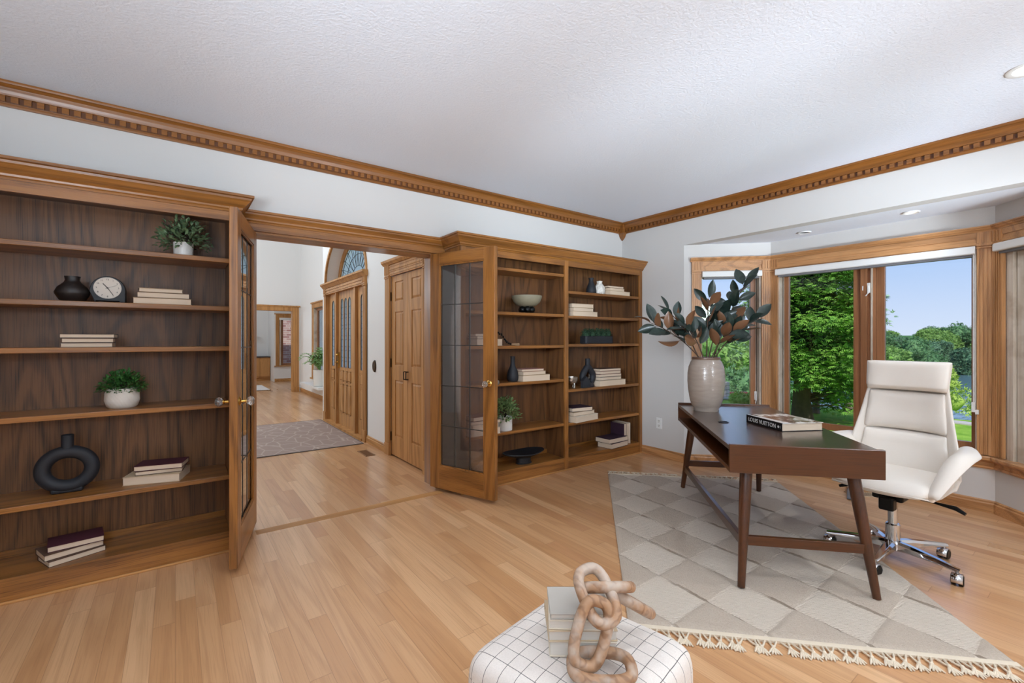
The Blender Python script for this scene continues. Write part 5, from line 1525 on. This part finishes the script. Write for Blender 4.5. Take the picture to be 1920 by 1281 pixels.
def lake_mat():
    k = N('rippled_lake_water'); k.setp(Base_Color=S(96, 124, 140), Roughness=.12); k.bump(k.noise(k.mapping(k.pos(), (.25, 1.2, 1)), 1.6, 3), .6, .2); return k.m
g = G(); g.add([(40, -60, -6.1), (170, -60, -6.1), (170, 120, -6.1), (40, 120, -6.1)], [(0, 1, 2, 3)])
tag(g.build('lake_water', lake_mat()), 'lake beyond the lawn', 'lake', kind='structure')
g = G(); g.add([(130, -80, -6.3), (260, -80, 3), (260, 160, 3), (130, 160, -6.3)], [(0, 1, 2, 3)])
tag(g.build('ground_far_shore', grass_mat('far_shore_grass', S(70, 110, 60), S(50, 90, 50), .2)), 'wooded far shore of the lake', 'shore', kind='structure')
# driveway seen through the narrow window
def gravel(): 
    k = N('pale_concrete_drive'); n1 = k.noise(k.pos(), 30, 3); k.setp(Base_Color=k.mix(n1, S(196, 190, 182), S(164, 158, 152)), Roughness=.9); return k.m
g = G(); g.prism([(12.3, 8.0), (13.2, 6.3), (16.8, 7.4), (19.5, 10.8), (16, 12.5)], GZ + .02, GZ + .055)
g.v = [(x, y, z - max(0, x - 13.8) * .165) for x, y, z in g.v]
tag(g.build('path_drive', gravel()), 'pale driveway beyond the narrow window', **st)
g = G(); g.prism([(12.6, -3), (13.0, -3), (13.35, 3.2), (12.95, 3.2)], GZ + .0, GZ + .05)
tag(g.build('path_lawn', gravel()), 'narrow pale path across the lawn', **st)
# brick wall outside the dining window
def bricks():
    k = N('mixed_red_brick'); b = k.n('ShaderNodeTexBrick'); b.offset = .5; b.inputs['Scale'].default_value = 1.0
    sp = k.n('ShaderNodeSeparateXYZ'); k.l(k.pos(), sp.inputs[0]); cm = k.n('ShaderNodeCombineXYZ'); k.l(sp.outputs[0], cm.inputs[0]); k.l(sp.outputs[2], cm.inputs[1]); k.l(cm.outputs[0], b.inputs['Vector'])
    for nm, v in (('Mortar Size', .008), ('Brick Width', .24), ('Row Height', .08), ('Bias', -.1)): b.inputs[nm].default_value = v
    b.inputs['Color1'].default_value = S(148, 96, 92); b.inputs['Color2'].default_value = S(206, 178, 168); b.inputs['Mortar'].default_value = S(206, 196, 188)
    k.setp(Base_Color=b.outputs[0], Roughness=.9); k.bump(b.outputs[1], -.4, .01); return k.m
tag(G().box(2.0, 18.2, -.4, 6.0, 18.4, 3.6).build('wall_brick', bricks()), 'brick wall outside the dining window', **st)
g = G(); g.box(1.5, 17.25, -.5, 7, 22, -.4); tag(g.build('ground_side', grass_mat('side_lawn', S(120, 150, 70), S(90, 130, 50))), 'ground outside the dining window', **st)

# ---- trees: leaf sprays scattered through lobed crowns
def spray_card(g, p, d, size, rnd):
    """A spray of three pointed leaflets."""
    d = d.normalized(); r = d.cross(Vector((rnd.uniform(-1, 1), rnd.uniform(-1, 1), rnd.uniform(-1, 1)))).normalized(); n_ = r.cross(d)
    for a, l in ((-.7, .8), (0, 1.0), (.7, .8)):
        dd = d * cos(a) + r * sin(a); w = (r * cos(a) - d * sin(a)) * size * .13
        q = p + dd * size * l * .5 + n_ * size * .08
        g.add([p, q + w, p + dd * size * l - n_ * size * .12, q - w], [(0, 1, 2, 3)])
def tree_leaf(name, a, b, dark=.55, sc=.9):
    k = N(name); n1 = k.noise(k.pos(), sc, 3, .6); n2 = k.noise(k.pos(), sc * 14, 2)
    c = k.mix(k.ramp(n1, 0, 1, .35, .65), a, b); c = k.mix(k.math('MULTIPLY', n2, .35), c, tuple(x * dark for x in a[:3]) + (1,))
    k.setp(Base_Color=c, Roughness=.7); k.b.inputs['Specular IOR Level'].default_value = .2
    return k.m
M['bark'] = plain('shaggy_cedar_bark', S(74, 62, 48), .95, vary=.4, vscale=9, bump=1.0, bscale=14)
M['bark2'] = plain('grey_bark', S(110, 100, 88), .95, vary=.25, bump=.8, bscale=12)
def blob(g, c, r, seed, nz=.28, n=14, m=10, sz=1.0):
    prof = []
    for i in range(m + 1):
        for k in range(n):
            th_, ph = pi * i / m, 2 * pi * k / n
            d = Vector((sin(th_) * cos(ph), sin(th_) * sin(ph), -cos(th_)))
            q = r * (1 + nz * noise.noise(d * 2.2 + Vector((seed, seed, seed))))
            prof.append((c[0] + d.x * q, c[1] + d.y * q, c[2] + d.z * q * sz))
    g.add(prof, [(i * n + k, i * n + (k + 1) % n, (i + 1) * n + (k + 1) % n, (i + 1) * n + k) for i in range(m) for k in range(n)])
# big cedar outside the wide window
ced = thing('cedar_tree', 'big dense green cedar with a shaggy trunk outside the wide window', 'tree', (11.0, 4.22, GZ - .03))
rnd = random.Random(31)
g = G()
rings = []
for t_, r_ in ((0, .23), (.15, .19), (.5, .165), (1.2, .16), (2.5, .12), (4.5, .06)):
    rings.append([(r_ * (1 + .18 * sin(3 * q / 24 * 2 * pi + t_ * 4) + .1 * sin(7 * q / 24 * 2 * pi)) * cos(2 * pi * q / 24) + .04 * sin(t_ * 2), r_ * (1 + .18 * sin(3 * q / 24 * 2 * pi + t_ * 4)) * sin(2 * pi * q / 24), t_) for q in range(24)])
g.loft(rings)
g.build('trunk', M['bark'], ced, smooth=70)
def fan_spray(g, p, d, size, rnd):
    """A flat feathery cedar fan of narrow scale-leaf twigs."""
    d = d.normalized(); n_ = Vector((rnd.uniform(-.6, .6), rnd.uniform(-.6, .6), 1)); r = d.cross(n_).normalized(); n_ = r.cross(d)
    for q in range(5):
        a = (q - 2) * .40 + rnd.uniform(-.08, .08); l = size * (1.0 - .10 * abs(q - 2)) * rnd.uniform(.8, 1.1)
        dd = d * cos(a) + r * sin(a); w = (r * cos(a) - d * sin(a)) * size * .075
        m = p + dd * l * .55 + n_ * size * .04; t = p + dd * l - n_ * size * .14
        g.add([p, m + w, t, m - w], [(0, 1, 2, 3)])
bg = G(); fg = G(); fg.keep_normals = True
for k in range(230):
    low = k >= 196
    z0 = rnd.uniform(.35, 1.0) if low else rnd.uniform(.95, 5.0); a = radians(-36 + rnd.uniform(-60, 60)) if low else rnd.uniform(0, 2 * pi)
    rr = (rnd.uniform(.7, 1.25) if low else (1.25 if z0 < 3.4 else 1.25 * (5.6 - z0) / 2.2) * rnd.uniform(.70, 1.08))
    rr *= 1 + .15 * cos(a - radians(-36.5)) - .05
    tip = Vector((cos(a) * rr, sin(a) * rr, z0 + rr * rnd.uniform(-.18, .25))); root = Vector((0, 0, z0 - (.05 if low else .25)))
    midp = root.lerp(tip, .55) + Vector((0, 0, .12))
    if k % 2 == 0: bg.tube([root, midp, tip], [.026, .013, .004], 5)
    for q in range(60 if low else 190):
        t_ = rnd.uniform(.42, 1.0) ** .7; p = root.lerp(tip, t_) + Vector((rnd.gauss(0, .12), rnd.gauss(0, .12), rnd.gauss(0, .09)))
        d = (tip - root).normalized() + Vector((rnd.uniform(-.8, .8), rnd.uniform(-.8, .8), rnd.uniform(-.7, .3)))
        fan_spray(fg, p, d, rnd.uniform(.08, .14), rnd)
for _ in range(9000):
    a = rnd.uniform(0, 2 * pi); z0 = rnd.uniform(.75, 4.9); rr = (.92 if z0 < 3.2 else .92 * (5.6 - z0) / 2.4) * rnd.uniform(.72, 1.18) * (.95 + .15 * cos(a - radians(-36.5)))
    if z0 < 1.1 and rnd.random() < .5: continue
    o_ = Vector((cos(a), sin(a), 0))
    fan_spray(fg, o_ * rr + Vector((0, 0, z0)), o_ + Vector((rnd.uniform(-.7, .7), rnd.uniform(-.7, .7), rnd.uniform(-.6, .5))), rnd.uniform(.08, .14), rnd)
bg.build('branches', M['bark'], ced, smooth=70)
M['ced'] = tree_leaf('cedar_foliage', S(74, 130, 42), S(146, 196, 80), .45, 2.6)
fg.build('foliage', M['ced'], ced)
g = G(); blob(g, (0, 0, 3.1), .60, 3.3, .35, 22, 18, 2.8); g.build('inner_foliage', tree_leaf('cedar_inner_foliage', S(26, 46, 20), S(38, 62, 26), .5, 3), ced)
# young tree and branchy stem beside the cedar
t = thing('small_tree', 'thin grey forked stem growing beside the cedar trunk', 'tree', (12.3, 4.42, GZ))
g = G(); g.tube([(0, 0, 0), (.02, 0, .35), (-.02, .02, .8), (.02, .05, 1.4)], [.085, .07, .055, .03], 10); g.tube([(0, 0, .45), (.12, -.10, .8), (.2, -.16, 1.3)], [.05, .035, .02], 8)
for k in range(10):
    a = rnd.uniform(0, 2 * pi); g.tube([(0, 0, .08), (cos(a) * .25, sin(a) * .25, .12), (cos(a) * .5, sin(a) * .5, .2 + rnd.uniform(-.05, .2))], [.012, .009, .005], 5)
g.build('stem', M['bark2'], t, smooth=70)

def leafy(name, label, loc, lobes, nsp, size, mat, trunk, seed, group=None, cat='tree', trunk_h=1.0, core=.72):
    t = thing(name, label, cat, loc, 0, group); rnd = random.Random(seed)
    fg = G(); fg.keep_normals = True; cg = G()
    for i, (c, r, sz) in enumerate(lobes):
        blob(cg, c, r * core, seed + i * 1.7, .3, 12, 8, sz)
        for _ in range(nsp):
            a = rnd.uniform(0, 2 * pi); e = math.asin(rnd.uniform(-.6, 1)); d = Vector((cos(a) * cos(e), sin(a) * cos(e), sin(e)))
            q = r * rnd.uniform(.72, 1.08) * (1 + .25 * noise.noise(d * 2.2 + Vector((seed + i * 1.7,) * 3)))
            spray_card(fg, Vector((c[0] + d.x * q, c[1] + d.y * q, c[2] + d.z * q * sz)), d + Vector((rnd.uniform(-.8, .8), rnd.uniform(-.8, .8), rnd.uniform(-.7, .4))), size * rnd.uniform(.7, 1.3), rnd)
    cr = fg.build('crown', mat, t); cg.build('inner_crown', mat, t, smooth=180)
    if trunk_h: G().tube([(0, 0, 0), (.05 * trunk_h, 0, trunk_h * .5), (0, .04 * trunk_h, trunk_h)], [trunk_h * .05, trunk_h * .04, trunk_h * .03], 8).build('trunk', M['bark2'], t, smooth=70)
    return t
M['t1'] = tree_leaf('mid_green_leaves', S(104, 146, 72), S(146, 182, 100), .5, .8)
M['t2'] = tree_leaf('deep_green_leaves', S(74, 118, 76), S(112, 152, 100), .6, .12)
M['t3'] = tree_leaf('yellow_green_leaves', S(146, 178, 72), S(182, 206, 110), .5, .8)
M['t4'] = tree_leaf('hazed_blue_green_leaves', S(82, 122, 94), S(116, 152, 116), .6, .12)  # bluish tint is distance haze put into the leaf colour
leafy('shade_tree', 'loose light green tree beyond the driveway', (22.5, 13.6, -2.0), [((0, 0, 3.1), 1.75, 1.0), ((1.2, -.8, 2.3), 1.2, .9), ((-1.1, .9, 2.2), 1.2, .9), ((.2, .2, 4.3), 1.0, 1.0), ((1.6, -1.9, 1.6), 1.2, .8)], 300, .34, M['t1'], 1, 41, trunk_h=2.4, core=.6)
leafy('shade_tree', 'dark green bush at the right edge of the driveway', (18.2, 8.9, -1.5), [((0, 0, .9), .9, .9), ((.8, -.6, .7), .8, .8), ((-.6, .7, .8), .8, .9)], 260, .22, M['t2'], 1, 43, cat='bush', trunk_h=.6)
leafy('garden_bush', 'small spiky yellow green shrub beside the driveway', (12.35, 6.28, GZ), [((0, 0, .13), .20, .8), ((.16, -.12, .10), .15, .8)], 200, .11, M['t3'], 1, 47, cat='bush', trunk_h=.15)
leafy('young_tree', 'yellow green young tree behind the chair back', (23.0, 4.35, -2.1), [((0, 0, 1.5), .60, 1.0), ((.2, -.5, 1.1), .65, 1.0), ((-.2, .4, .9), .5, 1.0), ((.1, -.2, 2.0), .38, 1.1)], 330, .16, M['t3'], 1, 53, trunk_h=1.2, core=.5)
# far treeline: individual crowns across the lake
rnd = random.Random(77)
protos = []
for i, mt in enumerate(('t2', 't4', 't1', 't2')):
    lobes = [((0, 0, 5.6), 3.0, 1.0), ((0, 0, 2.4), 3.1, .8)] + [((rnd.uniform(-2.4, 2.4), rnd.uniform(-2.4, 2.4), rnd.uniform(1.8, 7.2)), rnd.uniform(1.4, 2.2), .9) for _ in range(7)]
    protos.append(leafy('woodland_tree', 'broad leafy tree in the far wood across the lake', (150, 60 + 6 * i, -6.2), lobes, 800, .50, M[mt], 1, 60 + i, 'trees of the far wood', trunk_h=3.0, core=.80))
spots = []
for row, (D0, zb, n_) in enumerate(((106, -6.2, 14), (120, -4.8, 13), (138, -3.0, 13), (97, -8.6, 13))):
    for k in range(n_):
        R_ = (.40 + (.80 * (k + .5 * (row % 2)) / n_)) * D0 + rnd.uniform(-1.5, 1.5); D_ = D0 + rnd.uniform(-4, 4)
        P = RT * R_ + FW * D_; spots.append((P.x, P.y, zb, R_ / D0))
for i, (x, y, z, f_) in enumerate(spots):
    sc = rnd.uniform(.80, 1.10) * (1.0 + .30 * max(0, f_ - .82))
    pr = protos[i % 4]
    o = dup(pr, (x, y, z), rnd.uniform(0, 6.28), scale=(sc, sc, sc * rnd.uniform(.9, 1.1)))
for p in protos:
    pass
# lawn stump, red kayak, stone wall, shore shrubs
t = thing('tree_stump', 'weathered stump with a dark pot on the lawn edge', 'stump', (13.2, 4.02, GZ - .02)); t.scale = (.62, .62, .8)
g = G(); g.lathe([(.001, 0), (.30, 0), (.22, .10), (.18, .26), (.17, .32), (.001, .32)], 20, cap=False); g.v = [(x * (1 + .2 * sin(5 * atan2(y, x))), y, z) for x, y, z in g.v]; g.build('stump', M['bark2'], t, smooth=60)
g = G(); g.lathe([(.001, .32), (.12, .32), (.17, .44), (.15, .44), (.001, .38)], 20, cap=False); g.build('pot', M['blackm'], t, smooth=40)
t = thing('red_kayak', 'red kayak lying beside the driveway', 'kayak', (13.9, 7.30, GZ + .0), radians(-30)); t.scale = (.42, .42, .5)
g = G(); rings = []
for i in range(13):
    u = i / 12 * 2 - 1; w = .30 * (1 - u * u) ** .7 + .01; rings.append([(u * 1.3, w * cos(2 * pi * k / 14), .14 + .13 * sin(2 * pi * k / 14) * (1 - u * u) ** .4 + .08 * u * u) for k in range(14)])
g.loft(rings); g.build('hull', plain('red_plastic', S(222, 52, 30), .45), t, smooth=60)
t = thing('stone_pier', 'low stacked stone pier beside the red kayak', 'pier', (13.25, 7.38, GZ))
rnd = random.Random(3); g = G()
for lv in range(4):
    for k in range(3):
        g.box(-.32 + k * .21 + rnd.uniform(0, .02), -.20, lv * .12, -.32 + k * .21 + .20, .20, lv * .12 + .112)
g.build('stones', plain('pale_stone', S(196, 182, 166), .9, vary=.2, vscale=6), t, bevel=.015)

# ================================================================== light, sky, camera
w = bpy.data.worlds.new('World'); SC.world = w; w.use_nodes = True
nt = w.node_tree; nt.nodes.clear()
out = nt.nodes.new('ShaderNodeOutputWorld'); bgn = nt.nodes.new('ShaderNodeBackground'); nt.links.new(bgn.outputs[0], out.inputs[0])
tc = nt.nodes.new('ShaderNodeTexCoord'); sx = nt.nodes.new('ShaderNodeSeparateXYZ'); nt.links.new(tc.outputs['Generated'], sx.inputs[0])
cr = nt.nodes.new('ShaderNodeValToRGB'); nt.links.new(sx.outputs[2], cr.inputs[0])
cr.color_ramp.elements[0].position = 0.0; cr.color_ramp.elements[0].color = S(216, 230, 252)
cr.color_ramp.elements[1].position = .45; cr.color_ramp.elements[1].color = S(130, 170, 238)
e = cr.color_ramp.elements.new(.12); e.color = S(182, 210, 250)
nt.links.new(cr.outputs[0], bgn.inputs[0]); bgn.inputs[1].default_value = SKY

def lamp(name, typ, loc, energy, color=(1, 1, 1), size=.1, rot=None, **kw):
    l = bpy.data.lights.new(name, typ); l.energy = energy; l.color = color
    if typ == 'POINT': l.shadow_soft_size = size
    if typ == 'AREA': l.shape = 'DISK'; l.size = size
    if typ == 'SUN': l.angle = size
    if typ == 'SPOT': l.shadow_soft_size = size; l.spot_size = kw.get('cone', 2.4); l.spot_blend = 1.0
    o = bpy.data.objects.new(name, l); COL.objects.link(o); o.location = loc
    if rot: o.rotation_euler = rot
    return o
lamp('sun', 'SUN', (0, 0, 30), SUN, (1, .96, .88), radians(1.0), (radians(42), 0, radians(-50)))
WARM = (.93, .965, 1); COOL = (.77, .885, 1)
for i, (x, y) in enumerate(UNSEEN_CANS):
    lamp('downlight', 'SPOT', (x, y, ZC - .03), CANW, WARM, .06, cone=2.7)  # unseen downlights, placed out of view to light the room
lamp('downlight', 'SPOT', (3.53, .30, ZC - .03), CANW * 2.0, WARM, .06, cone=2.6)
for x, y, z, e_ in FILL_POINTS:
    lamp('unseen_fill_point', 'POINT', (x, y, z), e_, COOL, .22)  # unseen fill points without a fixture, added to brighten ceiling and walls
for a_, b_, e_, c_ in FILL_SPOTS:
    q_ = (Vector(b_) - Vector(a_)).to_track_quat('-Z', 'Y').to_euler()
    lamp('unseen_fill_spot', 'SPOT', a_, e_, COOL, .35, q_, cone=radians(c_))  # unseen aimed spots, added to brighten ceiling, bay, wall and bookcase
lamp('downlight', 'SPOT', (4.675, 1.015, 2.29), BAYW, COOL, .05, cone=2.7)
lamp('unseen_foyer_fill', 'POINT', (.2, 7.2, 4.0), FOY, (.78, .89, 1), .4)  # unseen point light with no fixture, added to fill the foyer
lamp('unseen_foyer_light', 'POINT', (-.8, 10.8, 2.6), FOY * .45, (.80, .90, 1), .3)  # second unseen fill, added for the far end of the foyer
lamp('unseen_dining_light', 'POINT', (.6, 14.4, 2.2), FOY * .35, (.80, .90, 1), .3)  # unseen point light for the dining room, no fixture
cam = bpy.data.cameras.new('camera'); co = bpy.data.objects.new('camera', cam); COL.objects.link(co)
co.location = (0, 0, 1.315); co.rotation_euler = (pi / 2, 0, radians(53.5 - 90))
cam.sensor_width = 36; cam.lens = 853 / 1920 * 36; cam.shift_y = -4.0 / 1920; cam.clip_start = .05; cam.clip_end = 600
SC.camera = co
SC.view_settings.view_transform = 'Standard'; SC.view_settings.look = 'None'; SC.view_settings.gamma = 1; SC.view_settings.exposure = EXPO
SC.cycles.use_denoising = True; SC.cycles.max_bounces = 8; SC.cycles.diffuse_bounces = 5; SC.cycles.transparent_max_bounces = 16
SC.cycles.sample_clamp_indirect = 6.0; SC.cycles.caustics_reflective = False; SC.cycles.caustics_refractive = False
